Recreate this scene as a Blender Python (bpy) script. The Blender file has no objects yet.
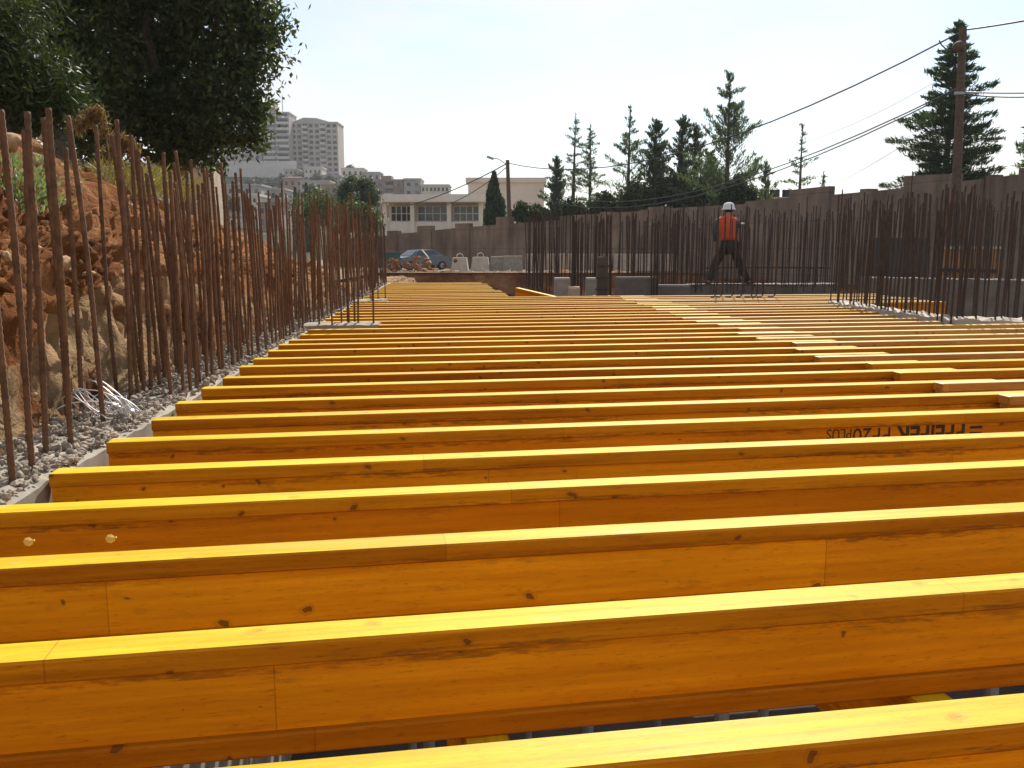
import bpy, bmesh, math, random
import numpy as np
from mathutils import Vector, Matrix, noise
random.seed(7); RNG = np.random.default_rng(11)
R = math.radians
scene = bpy.context.scene
COL = scene.collection

# ------------------------------------------------------------------ camera
FPX, CAMZ = 887.0, 0.636
PITCH = math.atan(134.0 / FPX)
cam = bpy.data.cameras.new('camera'); camo = bpy.data.objects.new('camera', cam); COL.objects.link(camo)
cam.sensor_width = 36; cam.lens = 36 * FPX / 1024; cam.clip_start = 0.05; cam.clip_end = 6000
camo.location = (0, 0, CAMZ); camo.rotation_euler = (R(90) - PITCH, 0, 0)
scene.camera = camo
CP, SP = math.cos(PITCH), math.sin(PITCH)
def ray(px, py):
    a, b = (px - 512) / FPX, (384 - py) / FPX
    return Vector((a, CP + b * SP, -SP + b * CP))
def P(px, py, D):
    """place seen at a pixel, at forward distance D"""
    d = ray(px, py); return Vector((0, 0, CAMZ)) + d * (D / d.y)
def G(px, py, z=0.0):
    d = ray(px, py); return Vector((0, 0, CAMZ)) + d * ((z - CAMZ) / d.z)

# ------------------------------------------------------------------ light
SUN_AZ, SUN_EL = R(13), R(44)
scene.view_settings.view_transform = 'Standard'
scene.view_settings.look = 'None'
scene.view_settings.exposure = 0.75
scene.view_settings.gamma = 1
w = bpy.data.worlds.new('World'); scene.world = w; w.use_nodes = True
wn = w.node_tree.nodes; wl = w.node_tree.links
bg = wn['Background']; sky = wn.new('ShaderNodeTexSky'); sky.sky_type = 'NISHITA'
sky.sun_disc = False; sky.sun_elevation = SUN_EL; sky.sun_rotation = SUN_AZ
sky.air_density = 1.0; sky.dust_density = 0.7; sky.altitude = 100
tc = wn.new('ShaderNodeTexCoord'); mp = wn.new('ShaderNodeMapping'); mp.inputs['Scale'].default_value = (1, 1, 2.2)
nz = wn.new('ShaderNodeTexNoise'); nz.inputs['Scale'].default_value = 2.6; nz.inputs['Detail'].default_value = 7; nz.inputs['Roughness'].default_value = 0.55
rp = wn.new('ShaderNodeValToRGB'); rp.color_ramp.elements[0].position = 0.44; rp.color_ramp.elements[1].position = 0.60
rp.color_ramp.elements[0].color = (0.06, 0.06, 0.06, 1); rp.color_ramp.elements[1].color = (0.92, 0.92, 0.92, 1)
mx = wn.new('ShaderNodeMixRGB'); mx.inputs['Color2'].default_value = (6.6, 6.25, 6.0, 1)
wl.new(tc.outputs['Generated'], mp.inputs['Vector']); wl.new(mp.outputs['Vector'], nz.inputs['Vector'])
wl.new(nz.outputs['Fac'], rp.inputs['Fac']); wl.new(rp.outputs['Color'], mx.inputs['Fac'])
wl.new(sky.outputs['Color'], mx.inputs['Color1']); wl.new(mx.outputs['Color'], bg.inputs['Color'])
bg.inputs['Strength'].default_value = 0.09
sl = bpy.data.lights.new('sun', 'SUN'); sl.energy = 4.3; sl.angle = R(0.53); sl.color = (1, 0.94, 0.85)
so = bpy.data.objects.new('sun', sl); COL.objects.link(so)
sd = Vector((math.sin(SUN_AZ) * math.cos(SUN_EL), math.cos(SUN_AZ) * math.cos(SUN_EL), math.sin(SUN_EL)))
so.rotation_euler = (-sd).to_track_quat('-Z', 'Y').to_euler(); so.location = sd * 50

# ------------------------------------------------------------------ materials
class NT:
    def __init__(s, name):
        s.m = bpy.data.materials.new(name); s.m.use_nodes = True
        s.t = s.m.node_tree; s.b = s.t.nodes['Principled BSDF']
    def n(s, typ, **kw):
        nd = s.t.nodes.new(typ)
        for k, v in kw.items(): setattr(nd, k, v)
        return nd
    def l(s, a, b): s.t.links.new(a, b)
    def noise(s, scale, detail=5, rough=0.6, vec=None, vscale=None):
        nd = s.n('ShaderNodeTexNoise'); nd.inputs['Scale'].default_value = scale
        nd.inputs['Detail'].default_value = detail; nd.inputs['Roughness'].default_value = rough
        if vec is None: vec = s.coord()
        if vscale:
            mpn = s.n('ShaderNodeMapping'); mpn.inputs['Scale'].default_value = vscale
            s.l(vec, mpn.inputs['Vector']); vec = mpn.outputs['Vector']
        s.l(vec, nd.inputs['Vector']); return nd.outputs['Fac']
    def coord(s):
        if not hasattr(s, '_c'): s._c = s.n('ShaderNodeTexCoord').outputs['Object']
        return s._c
    def ramp(s, fac, stops):
        r = s.n('ShaderNodeValToRGB'); e = r.color_ramp.elements
        while len(e) < len(stops): e.new(0.5)
        for el, (p, c) in zip(e, stops): el.position = p; el.color = (*c, 1) if len(c) == 3 else c
        s.l(fac, r.inputs['Fac']); return r.outputs['Color']
    def mix(s, fac, a, b, mode='MIX'):
        m = s.n('ShaderNodeMixRGB', blend_type=mode)
        for inp, v in (('Fac', fac), ('Color1', a), ('Color2', b)):
            if isinstance(v, (int, float)): m.inputs[inp].default_value = v
            elif isinstance(v, tuple): m.inputs[inp].default_value = (*v, 1)
            else: s.l(v, m.inputs[inp])
        return m.outputs['Color']
    def math(s, op, a, b=None):
        m = s.n('ShaderNodeMath', operation=op)
        for i, v in enumerate((a, b)):
            if v is None: continue
            if isinstance(v, (int, float)): m.inputs[i].default_value = v
            else: s.l(v, m.inputs[i])
        return m.outputs[0]
    def done(s, color=None, rough=0.8, bump=None, bstr=0.3, bdist=0.01, spec=None, metal=None):
        if color is not None:
            if isinstance(color, tuple): s.b.inputs['Base Color'].default_value = (*color, 1)
            else: s.l(color, s.b.inputs['Base Color'])
        if isinstance(rough, (int, float)): s.b.inputs['Roughness'].default_value = rough
        else: s.l(rough, s.b.inputs['Roughness'])
        if spec is not None: s.b.inputs['Specular IOR Level'].default_value = spec
        if metal is not None: s.b.inputs['Metallic'].default_value = metal
        if bump is not None:
            bn = s.n('ShaderNodeBump'); bn.inputs['Strength'].default_value = bstr; bn.inputs['Distance'].default_value = bdist
            s.l(bump, bn.inputs['Height']); s.l(bn.outputs['Normal'], s.b.inputs['Normal'])
        return s.m
M = {}
def simple(name, c, rough=0.8, var=0.25, scale=3.0, bstr=0.15, bdist=0.01, spec=None, metal=None):
    t = NT(name); f = t.noise(scale, 6, 0.65)
    lo = tuple(x * (1 - var) for x in c); hi = tuple(min(1, x * (1 + var)) for x in c)
    M[name] = t.done(t.ramp(f, [(0.3, lo), (0.7, hi)]), rough, f if bstr else None, bstr, bdist, spec, metal)
    return M[name]

def wood(name, c_lo, c_hi, plane, worn=0.0, spec=0.35, rough=0.42):
    t = NT(name)
    oi = t.n('ShaderNodeObjectInfo'); off = t.n('ShaderNodeCombineXYZ')
    t.l(t.math('MULTIPLY', oi.outputs['Random'], 91.0), off.inputs[0]); t.l(t.math('MULTIPLY', oi.outputs['Random'], 37.0), off.inputs[1])
    va = t.n('ShaderNodeVectorMath', operation='ADD'); t.l(t.coord(), va.inputs[0]); t.l(off.outputs[0], va.inputs[1])
    v = va.outputs[0]
    g1 = t.noise(1.0, 6, 0.62, v, (2.2, 55, 55)); g2 = t.noise(1.0, 4, 0.6, v, (0.9, 9, 9)); g3 = t.noise(1.0, 3, 0.5, v, (1.3, 1.3, 1.3))
    col = t.ramp(g1, [(0.30, c_lo), (0.68, c_hi)])
    col = t.mix(0.28, col, t.ramp(g2, [(0.32, (0.62, 0.52, 0.42)), (0.66, (1.12, 1.10, 1.0))]), 'MULTIPLY')
    # finger-jointed boards: a tone of its own every 0.8 m or so
    sp = t.n('ShaderNodeSeparateXYZ'); t.l(v, sp.inputs[0])
    seg = t.math('FLOOR', t.math('MULTIPLY', sp.outputs[0], 0.62)); wnz = t.n('ShaderNodeTexWhiteNoise', noise_dimensions='1D')
    t.l(seg, wnz.inputs['W'])
    col = t.mix(0.7 if plane == 'side' else 0.35, col, t.ramp(wnz.outputs['Value'], [(0.0, (0.82, 0.76, 0.70)), (1.0, (1.10, 1.10, 1.05))]), 'MULTIPLY')
    fr = t.math('FRACT', t.math('MULTIPLY', sp.outputs[0], 0.62)); ln = t.math('LESS_THAN', fr, 0.0016)
    col = t.mix(t.math('MULTIPLY', ln, 0.4), col, (0.12, 0.045, 0.01))
    # each beam its own tone
    rv = t.ramp(oi.outputs['Random'], [(0.0, (0.72, 0.56, 0.45)), (0.35, (0.92, 0.85, 0.8)), (0.7, (1.05, 1.05, 1.0)), (1.0, (1.14, 1.20, 1.15))])
    col = t.mix(0.85 if plane == 'side' else 0.35, col, rv, 'MULTIPLY')
    # knots
    cb = t.n('ShaderNodeCombineXYZ'); t.l(t.math('MULTIPLY', sp.outputs[0], 0.75), cb.inputs[0])
    t.l(sp.outputs[2 if plane == 'side' else 1], cb.inputs[1])
    vo = t.n('ShaderNodeTexVoronoi', voronoi_dimensions='2D'); vo.inputs['Scale'].default_value = 7.6; 
    vs = t.n('ShaderNodeSeparateXYZ'); t.l(vo.outputs['Color'], vs.inputs[0])
    rad = t.math('MULTIPLY', vs.outputs[1], 0.058)
    gate = t.math('GREATER_THAN', vs.outputs[0], 0.40)
    wob = t.n('ShaderNodeMixRGB', blend_type='LINEAR_LIGHT'); wob.inputs['Fac'].default_value = 0.014
    wno = t.n('ShaderNodeTexNoise'); wno.inputs['Scale'].default_value = 38; wno.inputs['Detail'].default_value = 3; t.l(cb.outputs[0], wno.inputs['Vector'])
    t.l(cb.outputs[0], wob.inputs['Color1']); t.l(wno.outputs['Color'], wob.inputs['Color2']); t.l(wob.outputs['Color'], vo.inputs['Vector'])
    kn = t.math('MULTIPLY', gate, t.math('LESS_THAN', vo.outputs['Distance'], rad))
    ring = t.math('MULTIPLY', gate, t.math('LESS_THAN', vo.outputs['Distance'], t.math('MULTIPLY', rad, 1.9)))
    col = t.mix(t.math('MULTIPLY', ring, 0.22), col, (0.22, 0.085, 0.015))
    col = t.mix(t.math('MULTIPLY', kn, 0.72 if plane == 'side' else 0.22), col, (0.10, 0.035, 0.01))
    # scuffs, cement stains
    st = t.ramp(t.noise(1.0, 6, 0.7, v, (9.0, 40, 40)), [(0.57, (0, 0, 0)), (0.68, (1, 1, 1))])
    col = t.mix(t.math('MULTIPLY', t.n('ShaderNodeRGBToBW').outputs[0] if False else g3, 0.0), col, col)
    bw = t.n('ShaderNodeRGBToBW'); t.l(st, bw.inputs[0])
    col = t.mix(t.math('MULTIPLY', bw.outputs[0], 0.26), col, (0.13, 0.055, 0.016))
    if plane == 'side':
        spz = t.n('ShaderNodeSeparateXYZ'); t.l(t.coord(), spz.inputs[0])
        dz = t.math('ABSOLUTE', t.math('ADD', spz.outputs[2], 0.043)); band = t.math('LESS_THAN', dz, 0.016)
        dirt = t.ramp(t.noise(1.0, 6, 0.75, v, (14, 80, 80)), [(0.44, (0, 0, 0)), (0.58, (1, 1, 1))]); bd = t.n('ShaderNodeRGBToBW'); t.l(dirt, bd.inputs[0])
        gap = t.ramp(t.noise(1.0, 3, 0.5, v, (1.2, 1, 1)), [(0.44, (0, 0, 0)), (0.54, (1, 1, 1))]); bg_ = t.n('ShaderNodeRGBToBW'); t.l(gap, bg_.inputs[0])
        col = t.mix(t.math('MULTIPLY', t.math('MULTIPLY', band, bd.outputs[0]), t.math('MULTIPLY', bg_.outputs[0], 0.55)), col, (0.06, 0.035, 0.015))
    if worn:
        wr = t.ramp(t.noise(1.0, 6, 0.7, v, (1.1, 10, 10)), [(0.50, (0, 0, 0)), (0.72, (1, 1, 1))])
        bw2 = t.n('ShaderNodeRGBToBW'); t.l(wr, bw2.inputs[0])
        col = t.mix(t.math('MULTIPLY', bw2.outputs[0], worn), col, (0.62, 0.47, 0.14))
        sp2 = t.ramp(t.noise(1.0, 5, 0.7, v, (7, 30, 30)), [(0.62, (0, 0, 0)), (0.69, (1, 1, 1))]); b4 = t.n('ShaderNodeRGBToBW'); t.l(sp2, b4.inputs[0])
        col = t.mix(t.math('MULTIPLY', b4.outputs[0], 0.55), col, (0.50, 0.46, 0.38))
    rg = t.ramp(g2, [(0.3, (rough - .08,) * 3), (0.7, (rough + .14,) * 3)])
    fine = t.ramp(t.noise(1.0, 3, 0.8, v, (30, 240, 240)), [(0.58, (1, 1, 1)), (0.72, (0.55, 0.45, 0.4))]); col = t.mix(0.8, col, fine, 'MULTIPLY')
    M[name] = t.done(col, rg, t.math('ADD', g1, t.math('MULTIPLY', g2, 1.5)), 0.4, 0.003, spec)
    return M[name]
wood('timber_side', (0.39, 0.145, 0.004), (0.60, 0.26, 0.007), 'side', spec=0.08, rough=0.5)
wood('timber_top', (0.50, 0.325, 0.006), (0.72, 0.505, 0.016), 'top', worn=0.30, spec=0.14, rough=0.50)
wood('timber_old', (0.42, 0.20, 0.03), (0.62, 0.33, 0.06), 'side', worn=0.2)
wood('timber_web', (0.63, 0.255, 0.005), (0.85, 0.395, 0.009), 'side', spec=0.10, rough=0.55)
wood('timber_old_top', (0.50, 0.38, 0.13), (0.68, 0.55, 0.22), 'top', worn=0.5, spec=0.2, rough=0.5)
simple('concrete', (0.27, 0.24, 0.19), 0.9, 0.28, 6, 0.4, 0.01)
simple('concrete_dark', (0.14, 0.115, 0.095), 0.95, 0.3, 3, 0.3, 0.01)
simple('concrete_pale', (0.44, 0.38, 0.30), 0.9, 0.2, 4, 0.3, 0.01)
simple('concrete_tan', (0.42, 0.33, 0.24), 0.9, 0.25, 4, 0.3, 0.01)
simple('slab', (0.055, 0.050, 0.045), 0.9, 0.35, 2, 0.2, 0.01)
simple('rubble', (0.27, 0.22, 0.165), 0.95, 0.5, 25, 0.5, 0.01)
simple('stone', (0.36, 0.23, 0.12), 0.95, 0.35, 7, 0.5, 0.02)
simple('rust', (0.120, 0.060, 0.028), 0.85, 0.55, 22, 0.5, 0.002)
simple('rust_dark', (0.050, 0.031, 0.021), 0.85, 0.5, 18, 0.4, 0.002)
simple('wire', (0.55, 0.54, 0.52), 0.35, 0.15, 30, 0, spec=0.6, metal=0.7)
simple('pole_wood', (0.095, 0.06, 0.036), 0.85, 0.4, 9, 0.4, 0.01)
simple('black_metal', (0.03, 0.03, 0.03), 0.5, 0.2, 9, 0.1, 0.004)
simple('grey_metal', (0.30, 0.31, 0.32), 0.45, 0.2, 9, 0.1, 0.004, metal=0.5)
simple('cable', (0.03, 0.03, 0.035), 0.6, 0.1, 9, 0)
simple('white_paint', (0.68, 0.63, 0.55), 0.7, 0.08, 2, 0.05)
simple('white_wall', (0.54, 0.48, 0.41), 0.85, 0.12, 0.4, 0.1)
simple('grey_wall', (0.32, 0.30, 0.285), 0.85, 0.12, 0.1, 0.1)
simple('beige_wall', (0.37, 0.325, 0.28), 0.85, 0.12, 0.1, 0.1)
simple('pink_wall', (0.27, 0.19, 0.145), 0.85, 0.12, 0.2, 0.1)
simple('red_roof', (0.40, 0.16, 0.09), 0.85, 0.2, 1.0, 0.1)
simple('balcony_white', (0.46, 0.43, 0.40), 0.8, 0.1, 0.5, 0)
simple('shutter', (0.03, 0.027, 0.03), 0.7, 0.3, 0.5, 0)
simple('dark_glass', (0.05, 0.06, 0.07), 0.12, 0.2, 0.3, 0, spec=0.6)
simple('car_paint', (0.13, 0.17, 0.20), 0.25, 0.05, 2, 0, spec=0.6)
simple('tyre', (0.02, 0.02, 0.02), 0.9, 0.2, 9, 0)
simple('teal_paint', (0.02, 0.09, 0.10), 0.6, 0.25, 3, 0.1)
simple('orange_cloth', (0.58, 0.080, 0.022), 0.85, 0.15, 8, 0.2)
simple('dark_cloth', (0.030, 0.025, 0.021), 0.9, 0.3, 10, 0.3)
simple('shirt_cloth', (0.07, 0.065, 0.07), 0.9, 0.3, 10, 0.3)
simple('hat_cloth', (0.62, 0.62, 0.58), 0.85, 0.1, 10, 0.2)
simple('skin', (0.36, 0.20, 0.13), 0.6, 0.1, 8, 0.1)
simple('leather', (0.06, 0.04, 0.03), 0.7, 0.2, 10, 0.1)
simple('bark', (0.10, 0.075, 0.055), 0.95, 0.4, 12, 0.6, 0.02)
simple('dry_stem', (0.20, 0.13, 0.06), 0.9, 0.3, 6, 0)
simple('formwork', (0.33, 0.16, 0.06), 0.7, 0.35, 3, 0.1)
simple('tank_plastic', (0.02, 0.022, 0.025), 0.5, 0.2, 3, 0)
simple('ink', (0.035, 0.018, 0.008), 0.7, 0.3, 40, 0)
simple('chip_wood', (0.75, 0.50, 0.12), 0.7, 0.2, 40, 0)

def soil(name, c1, c2, c3, sc=1.0):
    t = NT(name)
    f1 = t.noise(1.1 * sc, 8, 0.65); f2 = t.noise(7 * sc, 8, 0.7); f3 = t.noise(0.35 * sc, 4, 0.5)
    col = t.ramp(f1, [(0.30, c1), (0.48, c2), (0.64, c3)])
    col = t.mix(0.7, col, t.ramp(f2, [(0.30, (0.45, 0.40, 0.36)), (0.68, (1.2, 1.2, 1.18))]), 'MULTIPLY')
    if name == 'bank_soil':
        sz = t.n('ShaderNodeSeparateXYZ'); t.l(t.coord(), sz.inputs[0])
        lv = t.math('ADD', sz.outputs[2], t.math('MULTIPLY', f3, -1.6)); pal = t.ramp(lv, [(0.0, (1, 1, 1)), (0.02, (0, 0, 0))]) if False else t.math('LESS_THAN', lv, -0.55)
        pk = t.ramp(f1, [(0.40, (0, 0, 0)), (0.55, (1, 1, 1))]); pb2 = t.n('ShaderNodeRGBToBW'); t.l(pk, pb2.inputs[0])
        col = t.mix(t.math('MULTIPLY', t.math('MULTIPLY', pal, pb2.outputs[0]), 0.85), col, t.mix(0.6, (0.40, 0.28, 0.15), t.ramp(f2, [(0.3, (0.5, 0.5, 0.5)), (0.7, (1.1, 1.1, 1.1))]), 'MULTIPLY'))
    M[name] = t.done(col, 0.95, t.math('ADD', f2, t.noise(30 * sc, 5, 0.7)), 0.8, 0.04 / sc, 0.1)
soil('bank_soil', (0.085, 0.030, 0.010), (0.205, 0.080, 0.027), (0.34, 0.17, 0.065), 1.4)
soil('cut_soil', (0.17, 0.07, 0.032), (0.28, 0.125, 0.055), (0.38, 0.19, 0.09), 0.6)
soil('ground_soil', (0.20, 0.13, 0.08), (0.30, 0.21, 0.13), (0.36, 0.28, 0.19), 0.3)
soil('hill_soil', (0.035, 0.045, 0.02), (0.07, 0.075, 0.04), (0.16, 0.13, 0.085), 0.05)

def leafmat(name, c1, c2, c3, trans=0.25):
    t = NT(name); g = t.n('ShaderNodeNewGeometry')
    col = t.ramp(g.outputs['Random Per Island'], [(0.0, c1), (0.6, c2), (1.0, c3)])
    t.done(col, 0.55, spec=0.3)
    tr = t.n('ShaderNodeBsdfTranslucent'); t.l(t.mix(1.0, col, (1.5, 1.7, 0.6), 'MULTIPLY'), tr.inputs['Color'])
    ms = t.n('ShaderNodeMixShader'); ms.inputs['Fac'].default_value = trans
    out = t.t.nodes['Material Output']
    t.l(t.b.outputs[0], ms.inputs[1]); t.l(tr.outputs[0], ms.inputs[2]); t.l(ms.outputs[0], out.inputs['Surface'])
    M[name] = t.m
leafmat('leaf_dark', (0.022, 0.034, 0.010), (0.042, 0.060, 0.018), (0.085, 0.105, 0.035), 0.3)
leafmat('leaf_mid', (0.020, 0.034, 0.010), (0.034, 0.055, 0.015), (0.06, 0.085, 0.024), 0.2)
leafmat('leaf_cypress', (0.025, 0.045, 0.018), (0.045, 0.07, 0.03), (0.07, 0.10, 0.045), 0.25)
leafmat('leaf_conifer', (0.045, 0.065, 0.045), (0.075, 0.10, 0.07), (0.11, 0.14, 0.10), 0.38)
leafmat('leaf_bright', (0.035, 0.055, 0.015), (0.06, 0.095, 0.022), (0.09, 0.13, 0.035))
leafmat('leaf_grey', (0.12, 0.16, 0.10), (0.20, 0.25, 0.16), (0.30, 0.34, 0.24))
leafmat('grass_dry', (0.13, 0.11, 0.035), (0.22, 0.17, 0.06), (0.34, 0.26, 0.12))
leafmat('grass_brown', (0.10, 0.055, 0.028), (0.17, 0.10, 0.05), (0.26, 0.17, 0.09))

# ------------------------------------------------------------------ mesh helpers
class MB:
    def __init__(s): s.v = []; s.f = []
    def add(s, vs, fs):
        b = len(s.v); s.v += [tuple(x) for x in vs]; s.f += [tuple(i + b for i in f) for f in fs]; return s
    def box(s, c, size, rz=0.0, mat=None):
        hx, hy, hz = (x / 2 for x in size); m = mat or Matrix.Rotation(rz, 3, 'Z'); c = Vector(c)
        vs = [c + m @ Vector((x, y, z)) for x in (-hx, hx) for y in (-hy, hy) for z in (-hz, hz)]
        return s.add(vs, [(0, 1, 3, 2), (4, 6, 7, 5), (0, 4, 5, 1), (2, 3, 7, 6), (0, 2, 6, 4), (1, 5, 7, 3)])
    def tube(s, pts, rad, n=8, cap=True):
        pts = [Vector(p) for p in pts]; k = len(pts)
        rad = rad if hasattr(rad, '__len__') else [rad] * k
        vs = []; up = None
        for i, p in enumerate(pts):
            d = (pts[min(i + 1, k - 1)] - pts[max(i - 1, 0)])
            d = d.normalized() if d.length > 1e-9 else Vector((0, 0, 1))
            if up is None: up = d.orthogonal().normalized()
            up = (up - d * up.dot(d)); up = up.normalized() if up.length > 1e-6 else d.orthogonal().normalized()
            sd_ = d.cross(up)
            vs += [p + (up * math.cos(2 * math.pi * j / n) + sd_ * math.sin(2 * math.pi * j / n)) * rad[i] for j in range(n)]
        fs = [(i * n + j, i * n + (j + 1) % n, (i + 1) * n + (j + 1) % n, (i + 1) * n + j) for i in range(k - 1) for j in range(n)]
        if cap: fs += [tuple(range(n))[::-1], tuple((k - 1) * n + j for j in range(n))]
        return s.add(vs, fs)
    def prism(s, poly, x0, x1):
        """(y,z) outline extruded along local x"""
        n = len(poly)
        vs = [(x0, y, z) for y, z in poly] + [(x1, y, z) for y, z in poly]
        return s.add(vs, [tuple(range(n))[::-1], tuple(range(n, 2 * n))] + [(i, (i + 1) % n, n + (i + 1) % n, n + i) for i in range(n)])
    def mesh(s, name, mat, smooth=False):
        me = bpy.data.meshes.new(name); me.from_pydata(s.v, [], s.f); me.materials.append(M[mat] if isinstance(mat, str) else mat)
        if smooth: me.shade_smooth()
        bm = bmesh.new(); bm.from_mesh(me); bmesh.ops.recalc_face_normals(bm, faces=bm.faces); bm.to_mesh(me); bm.free()
        return me
    def build(s, name, mat, parent=None, smooth=False):
        return link(name, s.mesh(name, mat, smooth), parent)
def link(name, data, parent=None):
    o = bpy.data.objects.new(name, data); COL.objects.link(o)
    if parent: o.parent = parent
    return o
def tag(o, label=None, cat=None, group=None, kind=None):
    if label: o['label'] = label
    if cat: o['category'] = cat
    if group: o['group'] = group
    if kind: o['kind'] = kind
    return o
def empty(name, loc=(0, 0, 0), rz=0.0, label=None, cat=None, group=None):
    o = bpy.data.objects.new(name, None); COL.objects.link(o); o.location = loc; o.rotation_euler = (0, 0, rz); o.empty_display_size = 0.2
    return tag(o, label, cat, group)
def copy_tree(o, parent=None):
    c = o.copy(); COL.objects.link(c)
    if parent: c.parent = parent
    for ch in list(o.children): copy_tree(ch, c)
    return c
def quads_mesh(name, V, mat, smooth=False):
    """V: (N,4,3) array of loose quads"""
    N = len(V); me = bpy.data.meshes.new(name)
    me.vertices.add(N * 4); me.vertices.foreach_set('co', V.reshape(-1).astype(np.float32))
    me.loops.add(N * 4); me.loops.foreach_set('vertex_index', np.arange(N * 4, dtype=np.int32))
    me.polygons.add(N); me.polygons.foreach_set('loop_start', np.arange(0, N * 4, 4, dtype=np.int32))
    me.polygons.foreach_set('loop_total', np.full(N, 4, dtype=np.int32))
    me.update(calc_edges=True); me.validate(); me.materials.append(M[mat]); return me
def unit(a): return a / np.maximum(np.linalg.norm(a, axis=-1, keepdims=True), 1e-9)
def leaves(C, length, width, axis=None, jit=1.0):
    """diamond leaves at C; axis = preferred direction"""
    N = len(C); a = unit(RNG.normal(size=(N, 3)))
    if axis is not None: a = unit(axis + a * jit)
    b = unit(np.cross(a, RNG.normal(size=(N, 3))))
    L = length * RNG.uniform(0.6, 1.3, (N, 1)); W = width * RNG.uniform(0.6, 1.3, (N, 1))
    return np.stack([C - a * L / 2, C + b * W / 2 + a * L * 0.05, C + a * L / 2, C - b * W / 2 + a * L * 0.05], axis=1)
def fbm(x, y, z=0.0, o=4): return noise.fractal(Vector((x, y, z)), 1.0, 2.0, o, noise_basis='PERLIN_ORIGINAL')
ORD = ['first', 'second', 'third', 'fourth', 'fifth', 'sixth', 'seventh', 'eighth', 'ninth', 'tenth', 'eleventh', 'twelfth', 'thirteenth', 'fourteenth', 'fifteenth', 'sixteenth', 'seventeenth', 'eighteenth', 'nineteenth', 'twentieth']

# ------------------------------------------------------------------ layout lines
WA, WB = G(40, 475), G(243, 363)
wd = (WB - WA).normalized(); wleft = Vector((-wd.y, wd.x, 0))
def W(s, t=0.0, z=0.0): return Vector((WA.x + wd.x * s + wleft.x * t, WA.y + wd.y * s + wleft.y * t, z))
BA = R(9.8); bu = Vector((math.cos(BA), math.sin(BA), 0)); bnv = Vector((-math.sin(BA), math.cos(BA), 0))

# ------------------------------------------------------------------ ground, pit, bank, hill
def sheet(name, pts, mat):
    m = MB(); m.add(pts, [tuple(range(len(pts)))]); return tag(m.build(name, mat), kind='structure')
PITZ = -3.0; GZ = -0.55
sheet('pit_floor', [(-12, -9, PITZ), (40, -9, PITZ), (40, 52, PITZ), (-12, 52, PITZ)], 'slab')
m = MB()
X0, X1, Y0, Y1 = -7, 34, -8, 47.0; B = 900
for (a, b, c, d) in ((-B, X0, -B, B), (X1, B, -B, B), (X0, X1, -B, Y0), (X0, X1, Y1, B)):
    m.add([(a, c, GZ), (b, c, GZ), (b, d, GZ), (a, d, GZ)], [(0, 1, 2, 3)])
tag(m.build('ground', 'ground_soil'), kind='structure')
def grid(name, fn, nu, nv, mat, kind='structure', smooth=True):
    vs = [fn(i / nu, j / nv) for j in range(nv + 1) for i in range(nu + 1)]
    fs = [(j * (nu + 1) + i, j * (nu + 1) + i + 1, (j + 1) * (nu + 1) + i + 1, (j + 1) * (nu + 1) + i) for j in range(nv) for i in range(nu)]
    me = bpy.data.meshes.new(name); me.from_pydata([tuple(v) for v in vs], [], fs); me.materials.append(M[mat])
    if smooth: me.shade_smooth()
    o = link(name, me); return tag(o, kind=kind) if kind else o
def cutface(u, v):
    x = -9 + 44 * u; z = PITZ + (GZ - PITZ + 0.05) * v; n = fbm(x * 0.5, z * 0.8, 3) * 0.9 + fbm(x * 2, z * 2, 5) * 0.25
    y = Y1 - 0.6 + 0.9 * v + n * (1 - v * 0.6)
    if v > 0.99: z += 0.12 * abs(fbm(x * 1.3, 1, 2)); y = Y1 + 0.9
    return (x, y, z)
grid('earth_cut', cutface, 260, 22, 'cut_soil')
prof_t = [0.20, 0.30, 0.45, 0.58, 0.72, 0.88, 1.25, 1.8, 2.5, 3.4, 6, 14, 40, 60]
prof_z = [-3.2, -0.45, -0.32, -0.05, 0.40, 0.62, 0.80, 1.22, 1.45, 1.55, 1.6, 1.9, 2.4, -0.7]
def bankz(s, t):
    z = float(np.interp(t, prof_t, prof_z)); k = 1 - 0.30 * min(1, max(0, (s - 5) / 8)) - 1.0 * min(1, max(0, (s - 12.5) / 9))
    k += 0.22 * math.exp(-((s - 1.5) / 2.2) ** 2) * min(1, max(0, (t - 1.0)))
    k = max(k, 0.02)
    return z * k - .85 * (1 - k) if z > 0 else z - .85 * (1 - k)
def bank(u, v):
    s = -2.2 + 50 * u ** 2.0; t = 0.20 + (0.9 * (v / 0.35) if v < 0.35 else 0.9 + 60 * ((v - 0.35) / 0.65) ** 2.6)
    z = bankz(s, t); a = min(1, max(0, (t - 0.25) / 0.5)) * (1 if t < 5 else 1.5)
    n = fbm(s * 0.9, t * 1.2, 1.0, 6) * 0.26 + abs(fbm(s * 2.4, z * 1.2 + t, 4.0, 5)) * 0.20 + abs(fbm(s * 7, t * 5 + z * 5, 7, 4)) * 0.15 + fbm(s * 19, t * 17 + z * 17, 9, 3) * 0.055
    vd = noise.voronoi(Vector((s * 4.5, t * 3.5 + z * 1.5, z * 4.5)))[0]; v2 = noise.voronoi(Vector((s * 13, t * 10, z * 13)))[0]
    n += (.32 - vd[0]) * .13 * (1 if fbm(s * .8, z * 2, 5) > -.1 else .3) + (.3 - v2[0]) * .06
    vert = 1.0 if t < 1.4 else 0.35
    p = W(s, t - n * a * vert * 0.55, z + n * a * (0.25 if t < 1.1 else 0.55)); return p
grid('earth_bank', bank, 1250, 150, 'bank_soil')
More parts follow.
